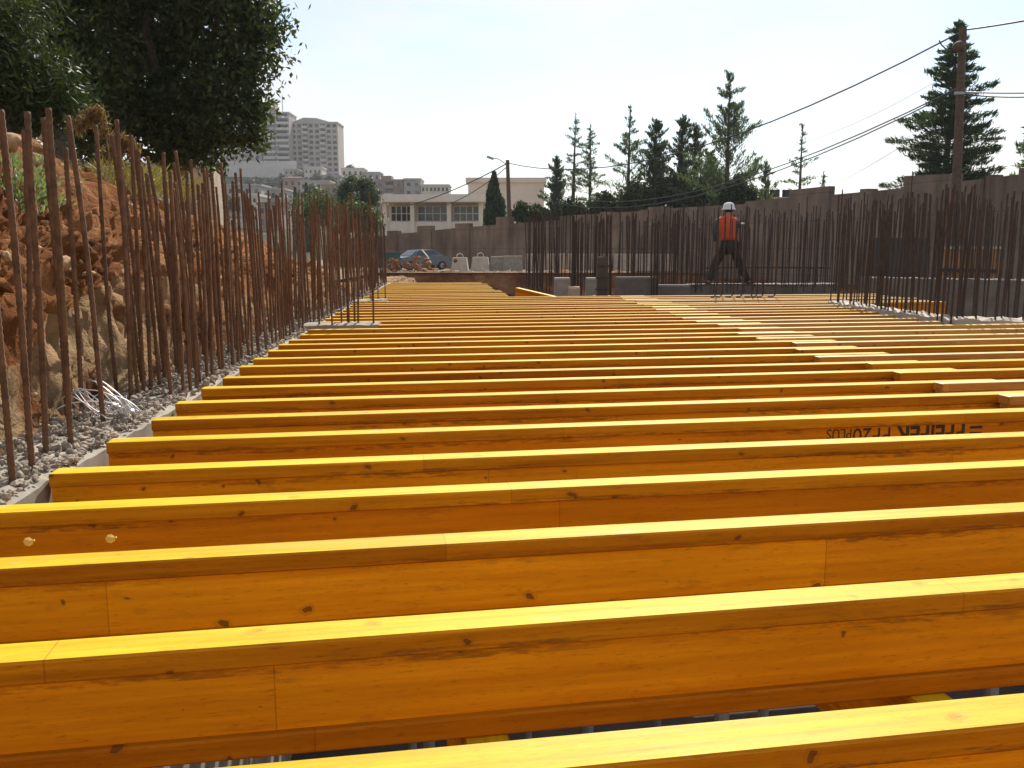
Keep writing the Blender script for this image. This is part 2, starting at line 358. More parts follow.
def hillz(px, D):
    H = float(np.interp(px, [-300, 200, 300, 345, 380, 450, 560, 700], [46, 41, 38, 33, 27, 20, 6, 0]))
    q = float(np.interp(D, [105, 180, 230, 280, 340, 380, 398, 600], [0, .145, .245, .41, .61, .77, .95, 1.0]))
    return GZ - 0.1 + H * q
def hill(u, v):
    px = -300 + 1000 * u; D = 100 + 500 * v; z = hillz(px, D); z += fbm(px * 0.02, D * 0.03, 2) * 1.0 * min(1, v * 4)
    return Vector(((px - 512) / FPX * D, D, z))
grid('hill', hill, 110, 60, 'hill_soil')

# ------------------------------------------------------------------ timber beams
def flange_poly(z0, z1, w=0.08, c=0.004):
    h = w / 2; return [(-h + c, z0), (h - c, z0), (h, z0 + c), (h, z1 - c), (h - c, z1), (-h + c, z1), (-h, z1 - c), (-h, z0 + c)]
_bm = {}
def beam_meshes(L, old):
    key = (round(L, 1), old)
    if key in _bm: return _bm[key]
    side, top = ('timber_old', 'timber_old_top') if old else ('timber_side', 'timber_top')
    L = key[0]; e = 0.007
    def flange(name, z0, z1):
        mb = MB(); po = flange_poly(z0, z1); n = len(po)
        cy = lambda k: [(y * k, (z - (z0 + z1) / 2) * k + (z0 + z1) / 2) for y, z in po]
        ring = [(0, .9), (e, 1.0), (L - e, 1.0), (L, .9)]; vs = []
        for x, k in ring: vs += [(x, y, z) for y, z in cy(k)]
        fs = [tuple(range(n))[::-1], tuple(range(3 * n, 4 * n))] + [(r * n + i, r * n + (i + 1) % n, (r + 1) * n + (i + 1) % n, (r + 1) * n + i) for r in range(3) for i in range(n)]
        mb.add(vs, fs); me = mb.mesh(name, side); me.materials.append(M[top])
        for p in me.polygons:
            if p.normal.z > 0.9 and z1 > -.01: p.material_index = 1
        return me
    wb = MB(); wb.box((L / 2, 0, -0.10), (L - 0.004, 0.050, 0.1196))
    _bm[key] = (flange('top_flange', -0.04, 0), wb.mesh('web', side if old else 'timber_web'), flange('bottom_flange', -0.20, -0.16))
    return _bm[key]
def beam(start, L, ang, label, group, old=False, tilt=0.0, z=0.0, nm='timber_beam'):
    o = empty(nm, (start.x, start.y, z), ang, label, 'timber beam', group); o.rotation_euler = (0, tilt, ang)
    for n_, me in zip(('top_flange', 'web', 'bottom_flange'), beam_meshes(L, old)): link(n_, me, o)
    return o
def Drow(y): return CAMZ * (FPX / ((y - 250) * CP * CP) - math.tan(PITCH))
ys = [736, 607, 530, 482, 449.6, 425.2, 405.8, 391, 379, 369, 360, 352.3, 346, 340.5, 335.5, 331, 326.5, 322.3]
rows = [Drow(y) for y in ys]
while rows[-1] < 17.7: rows.append(rows[-1] + 0.40 + random.uniform(-.02, .02))
FEAT = {0: 'nearest yellow timber beam, its broad sunlit top running along the bottom edge of the photo',
        1: 'second yellow timber beam from the bottom, tall orange side with a few dark knots',
        2: 'third yellow timber beam from the bottom, darker brown side, above the knotty second one',
        3: 'fourth yellow timber beam from the bottom, two pale chips on its left side',
        4: 'fifth yellow timber beam from the bottom, first whose left end shows at the concrete wall',
        5: 'sixth yellow timber beam from the bottom, printed with upside-down black lettering at right'}
C1 = G(945, 321.5, 0)
DG = 'yellow timber formwork beams laid across the deck'
lap = {}
for i, D in enumerate(rows):
    c = Vector((0, D, 0)) - bnv * 0.04
    # where the row meets the left wall face: c + bu*q = WA + wd*s
    den = bu.x * wd.y - bu.y * wd.x; q = ((WA.x - c.x) * wd.y - (WA.y - c.y) * wd.x) / den
    q0 = q + random.uniform(0.010, 0.045) if i > 3 else q + 0.02
    if 6.95 < (c + bu * q0).y < 7.5: q0 += 0.0
    L = 3.9; strip = D > 12.35
    if strip:
        xr = np.interp(D, [12.3, 18], [0.02, -0.62]); L = max(0.6, (xr - (c + bu * q0).x) / bu.x)
    if i in FEAT: lab = FEAT[i]
    elif i < 16: lab = '%s yellow timber beam counted up from the bottom edge, spanning from the left concrete wall' % ORD[i]
    elif strip: lab = 'short yellow beam in the far narrow strip of deck beyond the wide part'
    else: lab = 'thin looking yellow beam in the far wide part of the deck'
    s = c + bu * q0
    b = beam(s, L, BA + R(random.uniform(-.25, .25)), lab, DG, z=random.uniform(-.004, .004)); lap[i] = b
    if i == 3:
        for x_, z_ in ((0.0, 0),): pass
    # right-hand beams lapped in front
    if 2.6 < D and not strip:
        q1 = q0 + L - 0.42 + random.uniform(-.1, .1); st = c - bnv * 0.084 + bu * q1; L2 = 3.9
        xh = (C1.y - 0.06 - D) / math.tan(BA)
        if xh > C1.x + .1: L2 = max(.5, min(3.9, (xh - st.x) / bu.x))
        elif D < 10.2: L2 = max(0.5, min(3.9, (3.82 - st.x) / bu.x))
        k = 'grey-topped weathered beam lapped against the right end of the %s beam from the bottom' % ORD[i] if i < 16 else 'far right-hand beam lapped beside a thin yellow beam near the rebar'
        beam(st, L2, BA + R(random.uniform(-.3, .3)), k, 'weathered right-hand beams lapped onto the deck beams', old=(random.random() < .75), z=random.uniform(-.003, .005))
# extra near beam behind the lens side, below the frame
beam(Vector((0, rows[0] - 0.41, 0)) + bu * -1.2, 3.9, BA, 'yellow beam lying just below the bottom edge of the photo', DG, z=0.0)
# lettering on the sixth beam
def text_mesh(txt, size, bold):
    cu = bpy.data.curves.new('t', 'FONT'); cu.body = txt; cu.size = size; cu.offset = bold; cu.fill_mode = 'FRONT' if False else 'BOTH'; cu.extrude = 0.0004
    o = bpy.data.objects.new('t', cu); COL.objects.link(o); dg = bpy.context.evaluated_depsgraph_get(); dg.update()
    me = bpy.data.meshes.new_from_object(o.evaluated_get(dg)); bpy.data.objects.remove(o); return me
def lettering(parent, xr, ztop):
    """upside-down print on the web, its first letter at local x = xr, running towards -x"""
    mb = MB(); cur = 0.0; H = 0.075
    for k in range(3): mb.box((cur + 0.03, 0.012 + k * 0.024, 0), (0.06, 0.011, 0.0008))
    cur = 0.085
    for txt, size, bold, gap in (('PFEIFER', 0.098, 0.0028, 0.03), ('PF20', 0.092, 0.0, 0.008), ('PLUS', 0.055, 0.0, 0)):
        me = text_mesh(txt, size, bold); xs = [v.co.x for v in me.vertices]; w_ = max(xs) - min(xs); sx = 1.0
        mb.add([((v.co.x - min(xs)) * sx + cur, v.co.y, v.co.z) for v in me.vertices], [tuple(p.vertices) for p in me.polygons]); cur += w_ + gap
    s = 0.665 / cur
    me_v = [(xr - x * s, -0.0258 + z, ztop - H + (H - y) - 0.0) for x, y, z in mb.v]
    o = MB(); o.v = me_v; o.f = mb.f; ob = o.build('lettering', 'ink', parent)
    tag(ob, 'upside-down black printed lettering')
b5 = lap[5]
pr = P(995, 421, 3.35)
bl5 = (Vector((pr.x, 0, 0)).x - b5.location.x) / math.cos(BA)
lettering(b5, bl5, -0.047)
# two bright chips on the fourth beam
for px, py in ((28, 542), (110, 539)):
    d = ray(px, py); o0 = Vector((0, 0, CAMZ)); b3 = lap[2]
    nrm = Vector((-math.sin(BA), math.cos(BA), 0)); pl = b3.location - nrm * 0.026
    hit = o0 + d * ((pl - o0).dot(nrm) / d.dot(nrm)); rel = hit - b3.location
    x = rel.dot(bu); mb = MB(); mb.tube([(x, -0.0245, rel.z), (x, -0.029, rel.z)], [0.010, 0.006], 7)
    mb.tube([(x + .004, -0.0255, rel.z), (x + .013, -0.028, rel.z + .004)], [0.004, 0.002], 6)
    mb.build('wood_chip', 'chip_wood', b3)
FEAT2 = 'fourth'
lap[2]['label'] = 'third yellow timber beam from the bottom, darker brown side with two pale chips at its left end'
lap[3]['label'] = 'fourth yellow timber beam from the bottom, its left end just reaching the concrete wall'
lap[4]['label'] = 'fifth yellow timber beam from the bottom, just below the one with black lettering'
# stray beam at the far edge
p0, p1 = G(562, 298, -0.03), P(517, 287.5, 13.1)
dv = p0 - p1; L = dv.length; bs = beam(p1, round(L, 1), math.atan2(dv.y, dv.x), 'single yellow beam poking up left at the far edge of the deck, beside the dark pit', DG, tilt=math.asin(-dv.z / L) if L else 0, z=p1.z)
# bearers and props below the deck
for k, u in enumerate((-0.95, 0.15, 1.0, 2.0, 3.1)):
    p = Vector((0, 0.3, 0)) + bu * u
    for j in range(3):
        beam(p + bnv * (j * 3.9), 3.88, BA + R(90), 'yellow bearer beam running under the deck, seen only through gaps', 'bearer beams under the deck', z=-0.203)
pr_ = None
for k, u in enumerate((-0.95, 0.15, 1.0, 2.0)):
    for j in range(4):
        p = Vector((0, 0.9, 0)) + bu * u + bnv * (j * 1.7)
        if pr_ is None:
            pr_ = empty('steel_prop', (p.x, p.y, PITZ), BA, 'grey steel prop standing in the dark under the deck', 'prop', 'steel props under the deck')
            mb = MB(); mb.tube([(0, 0, 0.01), (0, 0, 1.5)], 0.03, 10); mb.build('outer_tube', 'grey_metal', pr_)
            mb = MB(); mb.tube([(0, 0, 1.5), (0, 0, 2.58)], 0.024, 10); mb.build('inner_tube', 'grey_metal', pr_)
            mb = MB(); mb.box((0, 0, .006), (.14, .14, .01)); mb.build('base_plate', 'grey_metal', pr_)
            mb = MB(); mb.box((0, 0, 2.588), (.16, .12, .008)); mb.box((-.055, 0, 2.63), (.008, .1, .09)); mb.box((.055, 0, 2.63), (.008, .1, .09)); mb.build('fork_head', 'grey_metal', pr_)
        else:
            c_ = copy_tree(pr_); c_.location = (p.x, p.y, PITZ)

# ------------------------------------------------------------------ left wall with rubble
def debris():
    return [(random.uniform(-2, 3.5), random.uniform(.6, 6), PITZ + .02) for _ in range(260)]
def roughwall(name, pts, z0, z1, mat, label, cat='concrete wall', rough=0.02, n=60):
    """closed wall on an outline [(x,y)...] with an uneven top"""
    (ax, ay), (bx, by), (cx, cy), (dx, dy) = pts; mb = MB(); vs = []; nu, nv = n, 5
    for j in range(nv + 1):
        for i in range(nu + 1):
            u, v = i / nu, j / nv
            x = (ax * (1 - u) + bx * u) * (1 - v) + (dx * (1 - u) + cx * u) * v; y = (ay * (1 - u) + by * u) * (1 - v) + (dy * (1 - u) + cy * u) * v
            vs.append((x, y, z1 + rough * fbm(x * 9, y * 9, 2) - (0.012 if j in (0, nv) else 0)))
    fs = [(j * (nu + 1) + i, j * (nu + 1) + i + 1, (j + 1) * (nu + 1) + i + 1, (j + 1) * (nu + 1) + i) for j in range(nv) for i in range(nu)]
    loop = [i for i in range(nu + 1)] + [j * (nu + 1) + nu for j in range(1, nv + 1)] + [nv * (nu + 1) + i for i in range(nu - 1, -1, -1)] + [j * (nu + 1) for j in range(nv - 1, 0, -1)]
    b = len(vs)
    for k in loop: vs.append((vs[k][0], vs[k][1], z0))
    for a in range(len(loop)):
        c = (a + 1) % len(loop); fs.append((loop[a], loop[c], b + c, b + a))
    mb.add(vs, fs); return tag(mb.build(name, mat), label, cat)
def xy(v): return (v.x, v.y)
WS0, WS1 = -4.5, 16.0
roughwall('concrete_wall', [xy(W(WS0, 0)), xy(W(WS1, 0)), xy(W(WS1, 0.30)), xy(W(WS0, 0.30))], PITZ, -0.025, 'concrete', 'long raw concrete wall at left with a rubble strewn top and rusty bars along it', rough=0.014, n=420)
def stones(name, pts, smin, smax, mat, label, cat, kind=None, parent=None):
    mb = MB()
    ico = [(0, 0, 1), (.89, 0, .45), (.28, .85, .45), (-.72, .53, .45), (-.72, -.53, .45), (.28, -.85, .45), (.72, .53, -.45), (-.28, .85, -.45), (-.89, 0, -.45), (-.28, -.85, -.45), (.72, -.53, -.45), (0, 0, -1)]
    icf = [(0, 1, 2), (0, 2, 3), (0, 3, 4), (0, 4, 5), (0, 5, 1), (1, 6, 2), (2, 7, 3), (3, 8, 4), (4, 9, 5), (5, 10, 1), (6, 7, 2), (7, 8, 3), (8, 9, 4), (9, 10, 5), (10, 6, 1), (11, 7, 6), (11, 8, 7), (11, 9, 8), (11, 10, 9), (11, 6, 10)]
    for p in pts:
        s = smin + (smax - smin) * random.random() ** 2.5; r = Matrix.Rotation(random.random() * 6.3, 3, Vector((random.gauss(0, 1), random.gauss(0, 1), random.gauss(0, 1))).normalized())
        sc = Vector((random.uniform(.6, 1.3), random.uniform(.6, 1.2), random.uniform(.4, .8)))
        mb.add([Vector(p) + r @ Vector((x * sc.x, y * sc.y, z * sc.z)) * s * random.uniform(.8, 1.2) for x, y, z in ico], icf)
    o = mb.build(name, mat, parent); return tag(o, label, cat, None, kind)
pts = []
for _ in range(6500):
    s = random.uniform(-1.5, 11) if random.random() < .8 else random.uniform(-.5, 4); t = random.uniform(0.008, 0.33); pts.append(W(s, t, -0.018 + 0.022 * (t / .3) * random.random()))
stones('rubble', pts, 0.004, 0.021, 'rubble', 'grey broken concrete rubble strewn along the top of the left wall', 'rubble', 'stuff')
pts = [W(random.uniform(10, 15), random.uniform(.02, .2), 0.0) for _ in range(300)]
stones('rubble', pts, 0.012, 0.035, 'rubble', 'pale rubble on the far end of the left wall', 'rubble', 'stuff')
# stub walls reaching into the deck
stones('site_debris', debris(), .012, .06, 'concrete_pale', 'pale debris scattered on the dark floor under the deck', 'debris', 'stuff')
sa, sb = G(303, 326, 0), G(378, 325, 0)
roughwall('concrete_stub', [xy(sa - wleft * -0.0), xy(sb), (sb.x, sb.y + .22), (sa.x, sa.y + .22)], PITZ, 0.015, 'concrete', 'short concrete stub wall jutting right from the left wall, carrying a few tall bars', rough=.012, n=20)
sc_, sd_ = G(352, 302, 0), G(386, 301, 0)
roughwall('concrete_stub', [xy(sc_), xy(sd_), (sd_.x, sd_.y + .25), (sc_.x, sc_.y + .25)], PITZ, 0.02, 'concrete', 'farther short concrete stub at the left wall, pale top among thin bars', rough=.012, n=20)

# ------------------------------------------------------------------ rebar
def rebar_mesh(L, r, bend, mat, ribs=True, seed=0):
    rs = random.Random(seed); k = int(L / 0.010) if ribs else 7; pts = []; rad = []
    a1, a2 = rs.uniform(0, 6.28), rs.uniform(0, 6.28)
    for i in range(k + 1):
        t = i / k; z = t * L; o = bend * t * t; w_ = 0.004 * math.sin(t * 5 + a2)
        pts.append((o * math.cos(a1) + w_, o * math.sin(a1), z)); rad.append(r * (1.2 if (ribs and i % 2) else 0.98))
    mb = MB(); mb.tube(pts, rad, 7 if ribs else 6); return mb.mesh('steel_bar', mat, ribs)
near_m = [rebar_mesh(1.0, 0.0080, random.uniform(0.0, 0.05), 'rust', True, s) for s in range(7)]
far_m = [rebar_mesh(1.0, 0.0085, random.uniform(0.0, 0.035), 'rust_dark', False, 20 + s) for s in range(6)]
left_m = [rebar_mesh(1.0, 0.0078, random.uniform(0.0, 0.04), 'rust', False, 40 + s) for s in range(6)]
nreb = 0
def rebar(p, h, meshes, label, group, lean=0.03, th=1.0, leanx=0.0):
    global nreb
    o = link('steel_rebar', random.choice(meshes)); tag(o, label, 'rebar', group)
    o.location = (p.x, p.y, p.z - 0.06); o.scale = (th, th, h + 0.06)
    o.rotation_euler = (random.gauss(0, lean), random.gauss(leanx, lean), random.uniform(-.4, .4)); nreb += 1; return o
LG = 'rusty starter bars standing along the left wall'
# nearest bars, placed from where they stand in the photo: base pixel, top pixel
nb = [(12, 484, -22, 118), (34, 470, 3, 112), (46, 455, 27, 112), (72, 447, 47, 108), (28, 432, 30, 130), (82, 412, 66, 148), (105, 424, 76, 116), (68, 420, 44, 118), (132, 400, 118, 120), (117, 385, 91, 124), (152, 390, 137, 150), (142, 372, 112, 136),
      (176, 371, 163, 152), (186, 366, 150, 155), (205, 357, 190, 160), (160, 362, 133, 160)]
for k, (bx, by, tx, ty) in enumerate(nb):
    b = G(bx, by, -0.02); t_ = P(tx, ty, b.y + 0.01); h = t_.z - b.z; o = rebar(b, h, near_m, 'rusty bar in the crowded row along the left wall', LG, 0.0, 1.12)
    o.rotation_euler = (0, math.atan2(t_.x - b.x, h), random.uniform(-.2, .2)); o.rotation_euler.x = 0
s = 1.5
while s < 15.5:
    for t in (0.06, 0.24):
        for rep in range(1):
            rebar(W(s + random.uniform(-.04, .04), t + random.uniform(-.02, .02), -0.03), (random.gauss(1.04, .08) if s < 6 else random.gauss(1.12, .1)) - .22 * (random.random() < .15), near_m if s < 3 else left_m, 'thin rusty bar in the crowded row along the left wall, beyond the thick near bars', LG, 0.018, leanx=-0.015)
    s += 0.105 if s < 4 else (.13 if s < 8 else .19)
order = sorted([o for o in COL.objects if o.get('group') == LG and o.location.y < 4.2], key=lambda o: o.location.x / o.location.y)
order = [o for o in order if o.location.x / o.location.y > -.60]
for k, o in enumerate(order[:18]): o['label'] = "thick rusty bar on the left wall, its foot the %s from the photo's left edge" % ORD[k]
nst = [(318, 326), (331, 326), (340, 325), (348, 325), (354, 324), (357, 325), (373, 325), (346, 323)]
for k, (bx, by) in enumerate(nst):
    rebar(G(bx, by, 0.0) + Vector((0, .06, 0)), random.uniform(.95, 1.15), near_m if k > 2 else left_m, 'tall rusty bar rising from the short concrete stub beside the left wall', 'bars on the near stub wall', 0.006)
for bx, by in ((356, 300), (361, 300), (369, 299), (371, 301), (377, 300), (384, 300)):
    rebar(G(bx, by, 0.01) + Vector((0, .1, 0)), random.uniform(1.0, 1.2), left_m, 'thin rusty bar rising from the farther concrete stub', 'bars on the far stub wall', 0.008)
print('left bars', nreb)

# ------------------------------------------------------------------ right shaft walls and their bars
C1 = G(945, 321.5, 0); C0 = G(828, 303.5, 0); C2 = G(1024, 323, 0); C2 = C1 + (C2 - C1).normalized() * 4.5
dn = (C2 - C1).normalized(); da = (C0 - C1).normalized()
roughwall('shaft_wall', [xy(C1), xy(C2), xy(C2 + Vector((-dn.y, dn.x, 0)) * .25), xy(C1 + Vector((-dn.y, dn.x, 0)) * .25)], PITZ, 0.03, 'concrete_pale', 'near shaft wall at right, sunlit white top under a row of dark bars', rough=.03, n=60)
nrm2 = Vector((da.y, -da.x, 0)); nrm2 = nrm2 if nrm2.x > 0 else -nrm2
a0 = C1 + da * 0.30
roughwall('shaft_wall', [xy(a0), xy(C0), xy(C0 + nrm2 * .25), xy(a0 + nrm2 * .25)], PITZ, 0.03, 'concrete_pale', 'shaft wall running away from the corner at right, under a dense clump of bars', rough=.03, n=40)
RG = 'dark bars on the right shaft walls'
def row(a, b, n, h0, hs, meshes, label, group, z=0.0, lean=0.008, jit=0.03):
    for i in range(n):
        p = a.lerp(b, (i + random.uniform(-.35, .35)) / max(1, n - 1)); p = Vector((p.x + random.uniform(-jit, jit), p.y + random.uniform(-jit, jit), z))
        rebar(p, random.gauss(h0, hs), meshes, label, group, lean)
off = Vector((-dn.y, dn.x, 0))
row(C1 + off * .05, C1 + dn * 1.5 + off * .05, 13, 1.12, .10, far_m, 'dark upright bar on the near edge of the right shaft wall', RG)
row(C1 + off * .20, C1 + dn * 1.6 + off * .20, 13, 1.08, .14, far_m, 'dark upright bar on the back edge of the right shaft wall', RG)
row(C1 + nrm2 * .05, C0 + nrm2 * .05, 24, 1.12, .08, far_m, 'dark bar in the dense clump on the shaft wall running away', RG)
row(C1 + nrm2 * .2, C0 + nrm2 * .2, 22, 1.10, .10, far_m, 'dark bar in the dense clump on the shaft wall running away', RG)
# far side of the shaft, grey, with bars; then formwork beyond
f0, f1 = P(868, 277, 14.5), P(1100, 277, 12.6)
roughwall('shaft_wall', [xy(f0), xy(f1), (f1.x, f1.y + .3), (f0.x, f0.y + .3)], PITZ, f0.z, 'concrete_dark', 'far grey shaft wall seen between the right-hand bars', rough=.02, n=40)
row(f0 + Vector((.1, .12, 0)), P(1026, 277, 13.3), 22, 1.15, .15, far_m, 'dark bar on the far grey shaft wall at right', 'dark bars on the far shaft wall', z=f0.z)
p0, p1 = P(878, 238, 24), P(922, 238, 23.5)
mb = MB(); c_ = (p0 + p1) / 2; mb.box((c_.x, c_.y, -1.2), ((p1 - p0).length + .3, .25, 2 * (p0.z + 1.2))); tag(mb.build('formwork_panel', 'black_metal'), 'dark formwork panel behind the right-hand bars, left of the orange boards', 'formwork panel')
q0, q1 = P(944, 249, 22), P(1000, 251, 21)
er = empty('formwork_panel', ((q0 + q1) / 2 * 1.0).to_tuple(), math.atan2(q1.y - q0.y, q1.x - q0.x), 'orange brown formwork boards with a pale top edge behind the right-hand bars', 'formwork panel'); er.location.z = -.1
Lq = (q1 - q0).length
mb = MB()
for k in range(7): mb.box((-Lq / 2 + (k + .5) * Lq / 7, 0, q0.z / 2 - .2), (Lq / 7 - .02, .05, q0.z + .6))
mb.build('board', 'formwork', er); mb = MB(); mb.box((0, 0, q0.z + .13), (Lq + .1, .14, .06)); mb.build('top_rail', 'concrete_pale', er)
mb = MB()
for z_ in (-.25, .25): mb.box((0, -.06, z_), (Lq, .06, .09))
mb.build('waler', 'black_metal', er)

# ------------------------------------------------------------------ middle: low walls, posts, bars
def block(px0, px1, y0, y1, D, dep, mat, name, label, cat, group=None, zb=None, bev=0.03):
    a, b = P(px0, y0, D), P(px1, y1, D); zb_ = zb if zb is not None else b.z
    mb = MB(); cx = (a.x + b.x) / 2; wx = b.x - a.x; x0, x1_, h0, h1 = -wx / 2, wx / 2, 0, a.z - zb_
    po = [(-dep / 2 + bev, h1), (dep / 2 - bev, h1), (dep / 2, h1 - bev), (dep / 2, 0), (-dep / 2, 0), (-dep / 2, h1 - bev)]
    mb.prism(po, x0, x1_); o = mb.build(name, mat); o.location = (cx, D + dep / 2, zb_); return tag(o, label, cat, group)
block(555, 570, 278, 300, 14.6, .35, 'concrete', 'concrete_block', 'grey upright concrete block at the deck edge, right of the stray beam', 'concrete block', zb=PITZ)
block(569, 580, 287, 300, 14.0, .3, 'concrete_tan', 'concrete_block', 'small tan block in front of the grey one at the deck edge', 'concrete block', zb=PITZ)
block(587, 597, 278, 300, 14.8, .35, 'concrete', 'concrete_block', 'grey concrete block touching the left side of the dark post', 'concrete block', zb=PITZ)
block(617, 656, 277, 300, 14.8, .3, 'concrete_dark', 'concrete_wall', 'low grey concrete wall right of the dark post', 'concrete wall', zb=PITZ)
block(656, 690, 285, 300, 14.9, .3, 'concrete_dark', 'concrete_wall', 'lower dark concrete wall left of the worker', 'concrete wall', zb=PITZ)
rb = empty('dark_post', P(602, 297, 13.6).to_tuple(), 0, 'dark square steel formwork post at the far edge of the deck', 'post')
hpost = P(602, 257, 13.6).z - rb.location.z
mb = MB(); mb.box((0, 0, hpost / 2), (.16, .16, hpost)); mb.build('post', 'black_metal', rb); mb = MB(); mb.box((0, 0, .01), (.26, .26, .02)); mb.build('base_plate', 'black_metal', rb)
mb = MB()
for z_ in (.12, .3, .48): mb.box((0, 0, z_ * hpost / .62), (.19, .19, .03))
mb.build('clamp', 'rust_dark', rb)
# wall on which the worker stands
Dm = 18.3; wz = P(727, 284, Dm).z
a, b = P(690, 285, Dm - .2), P(838, 285, Dm + .3)
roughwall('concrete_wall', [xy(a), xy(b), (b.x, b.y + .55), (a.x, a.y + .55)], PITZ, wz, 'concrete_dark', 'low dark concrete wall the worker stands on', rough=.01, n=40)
m2 = 'thin dark bar in the far middle of the site, beyond the yellow deck'
MG = 'dark bars in the middle of the site'
for (x0, x1, y, D, n, h, hs) in ((528, 560, 287, 17, 9, 1.15, .15), (560, 600, 285, 16.5, 12, 1.25, .12), (600, 660, 285, 16.5, 16, 1.2, .15), (660, 706, 284, 17, 13, 1.2, .12), (752, 830, 285, 18, 22, 1.3, .12)):
    a, b = P(x0, y, D), P(x1, y, D); row(Vector((a.x, a.y, 0)), Vector((b.x, b.y, 0)), n, h, hs, far_m, m2, MG, z=-0.05, lean=.006, jit=.12)
mbar = [rebar_mesh(1.0, 0.011, 0.01, 'rust_dark', False, 77), rebar_mesh(1.0, 0.011, 0.0, 'rust_dark', False, 78)]
for cx, n, D, h in ((577, 9, 14.6, 1.22), (606, 6, 13.9, 1.2), (655, 7, 14.6, 1.15)):
    for k in range(n):
        p = P(cx + random.uniform(-5, 5), 290, D); rebar(Vector((p.x, p.y + random.uniform(0, .3), -.1)), h + random.uniform(-.05, .1), mbar, 'dark bar of a tight column cage at the far edge of the deck', 'column cage bars', .004)
# bars with feet bent, in front of the worker
bent = None
for k, px in enumerate((716, 722, 733, 742, 752, 757, 763, 775)):
    p = G(px, 297.5, 0.0)
    if bent is None:
        mb = MB(); mb.tube([(-.10, -.02, .012), (-.03, 0, .012), (0, 0, .05), (0.005, 0, .3), (0, 0, 1.12)], .0095, 7); bent = mb.build('bent_rebar', 'rust_dark'); o = bent
        tag(o, 'dark bar with a bent foot standing on the deck in front of the worker', 'rebar', 'bent bars in front of the worker')
    else: o = bent.copy(); COL.objects.link(o)
    o.location = (p.x, p.y, 0.0); o.rotation_euler = (random.gauss(0, .01), random.gauss(0, .015), random.uniform(-.5, .5)); o.scale.z = random.uniform(.8, 1.08)
# horizontal ties among the middle bars
for (x0, x1, y, D) in ((690, 775, 285, 17.9), (700, 830, 268, 18.4)):
    a, b = P(x0, y, D), P(x1, y, D); mb = MB(); mb.tube([(0, 0, 0), tuple((b - a) / 2 + Vector((0, 0, .01))), tuple(b - a)], .014, 6); o = mb.build('tie_bar', 'rust_dark'); o.location = a
    tag(o, 'horizontal dark tie bar %s the worker' % ('at the feet of' if y == 285 else 'at knee height behind'), 'rebar')
# far bars beyond count: one stuff object
mb = MB()
allb = [o for o in COL.objects if o.name.startswith('steel_rebar')]
allb.sort(key=lambda o: -o.scale.z / max(.5, o.location.y))
for o in allb[285:]:
    R3 = o.rotation_euler.to_matrix(); mb.add([o.location + R3 @ Vector((v.co.x, v.co.y, v.co.z * o.scale.z)) for v in o.data.vertices], [tuple(p.vertices) for p in o.data.polygons]); bpy.data.objects.remove(o)
def farbars(x0, x1, D0, D1, n, z0, h):
    for _ in range(n):
        px = random.uniform(x0, x1); D = random.uniform(D0, D1); p = P(px, 280, D); hh = h + random.gauss(0, .12)
        l = random.gauss(0, .02); mb.tube([(p.x, p.y, z0), (p.x + l, p.y, z0 + hh)], .011, 5)
farbars(528, 830, 17.5, 24, 190, -.2, 1.6); farbars(830, 1060, 14.8, 20, 95, -.1, 1.55); farbars(870, 1050, 9.3, 10.5, 26, -.2, 1.35)
tag(mb.build('rebar_thicket', 'rust_dark'), 'thicket of far dark bars behind the counted ones', 'rebar', kind='stuff')
print('bars', nreb)

# ------------------------------------------------------------------ far ledge: blocks, car, skip, rubble
LD = 49.5
def frust(px, w_, h, D, mat, label, group, top=.78, ybase=265):
    p = P(px, ybase, D); ww = w_ / FPX * D; hh = h / FPX * D; d = 0.7
    mb = MB(); b_, t_ = ww / 2, ww / 2 * top; mb.add([(-b_, -d, 0), (b_, -d, 0), (b_, d, 0), (-b_, d, 0), (-t_, -d * top, hh), (t_, -d * top, hh), (t_, d * top, hh), (-t_, d * top, hh)], [(3, 2, 1, 0), (4, 5, 6, 7), (0, 1, 5, 4), (1, 2, 6, 5), (2, 3, 7, 6), (3, 0, 4, 7)])
    if mat == 'concrete_pale': mb.tube([(-.18, 0, hh - .02), (-.16, 0, hh + .16), (0, 0, hh + .24), (.16, 0, hh + .16), (.18, 0, hh - .02)], .025, 6)
    o = mb.build('concrete_block', mat); o.location = (p.x, p.y, GZ + .02); return tag(o, label, 'concrete block', group)
BG_ = 'concrete barrier blocks along the far ledge'
frust(460, 17, 13.5, LD, 'concrete_pale', 'pale tapered concrete block on the far ledge, left one of the bright pair', BG_)
frust(480.5, 19, 14, LD, 'concrete_pale', 'pale tapered concrete block on the far ledge, right one of the bright pair', BG_)
frust(499, 18, 14.5, LD + .5, 'concrete', 'dull grey block on the far ledge just right of the bright pair', BG_, .85)
frust(513, 20, 15, LD + .3, 'concrete', 'dull grey block on the far ledge at the foot of the far lamp post', BG_, .88)
for k, px in enumerate((535, 556, 578, 600, 622, 644, 666, 688)):
    frust(px, 19, 17, LD + random.uniform(0, 1), 'concrete_tan', 'tan concrete block behind the dark bars, one of the row on the far ledge', BG_, .93)
pts = [(random.gauss(-6.0, 1.2), LD - .6 + random.uniform(-1, 1.2), GZ + random.uniform(0, .75)) for _ in range(210)]
stones('soil_heap', pts, .04, .20, 'cut_soil', 'heap of reddish rubble on the far ledge in front of the parked car', 'rubble', 'stuff')
pts = [(random.uniform(-8, 6), LD - 1.7 + random.uniform(-.4, .6), GZ + random.uniform(0, .06)) for _ in range(160)]
stones('rubble', pts, .04, .16, 'concrete_pale', 'pale stones scattered along the edge of the far ledge', 'rubble', 'stuff')
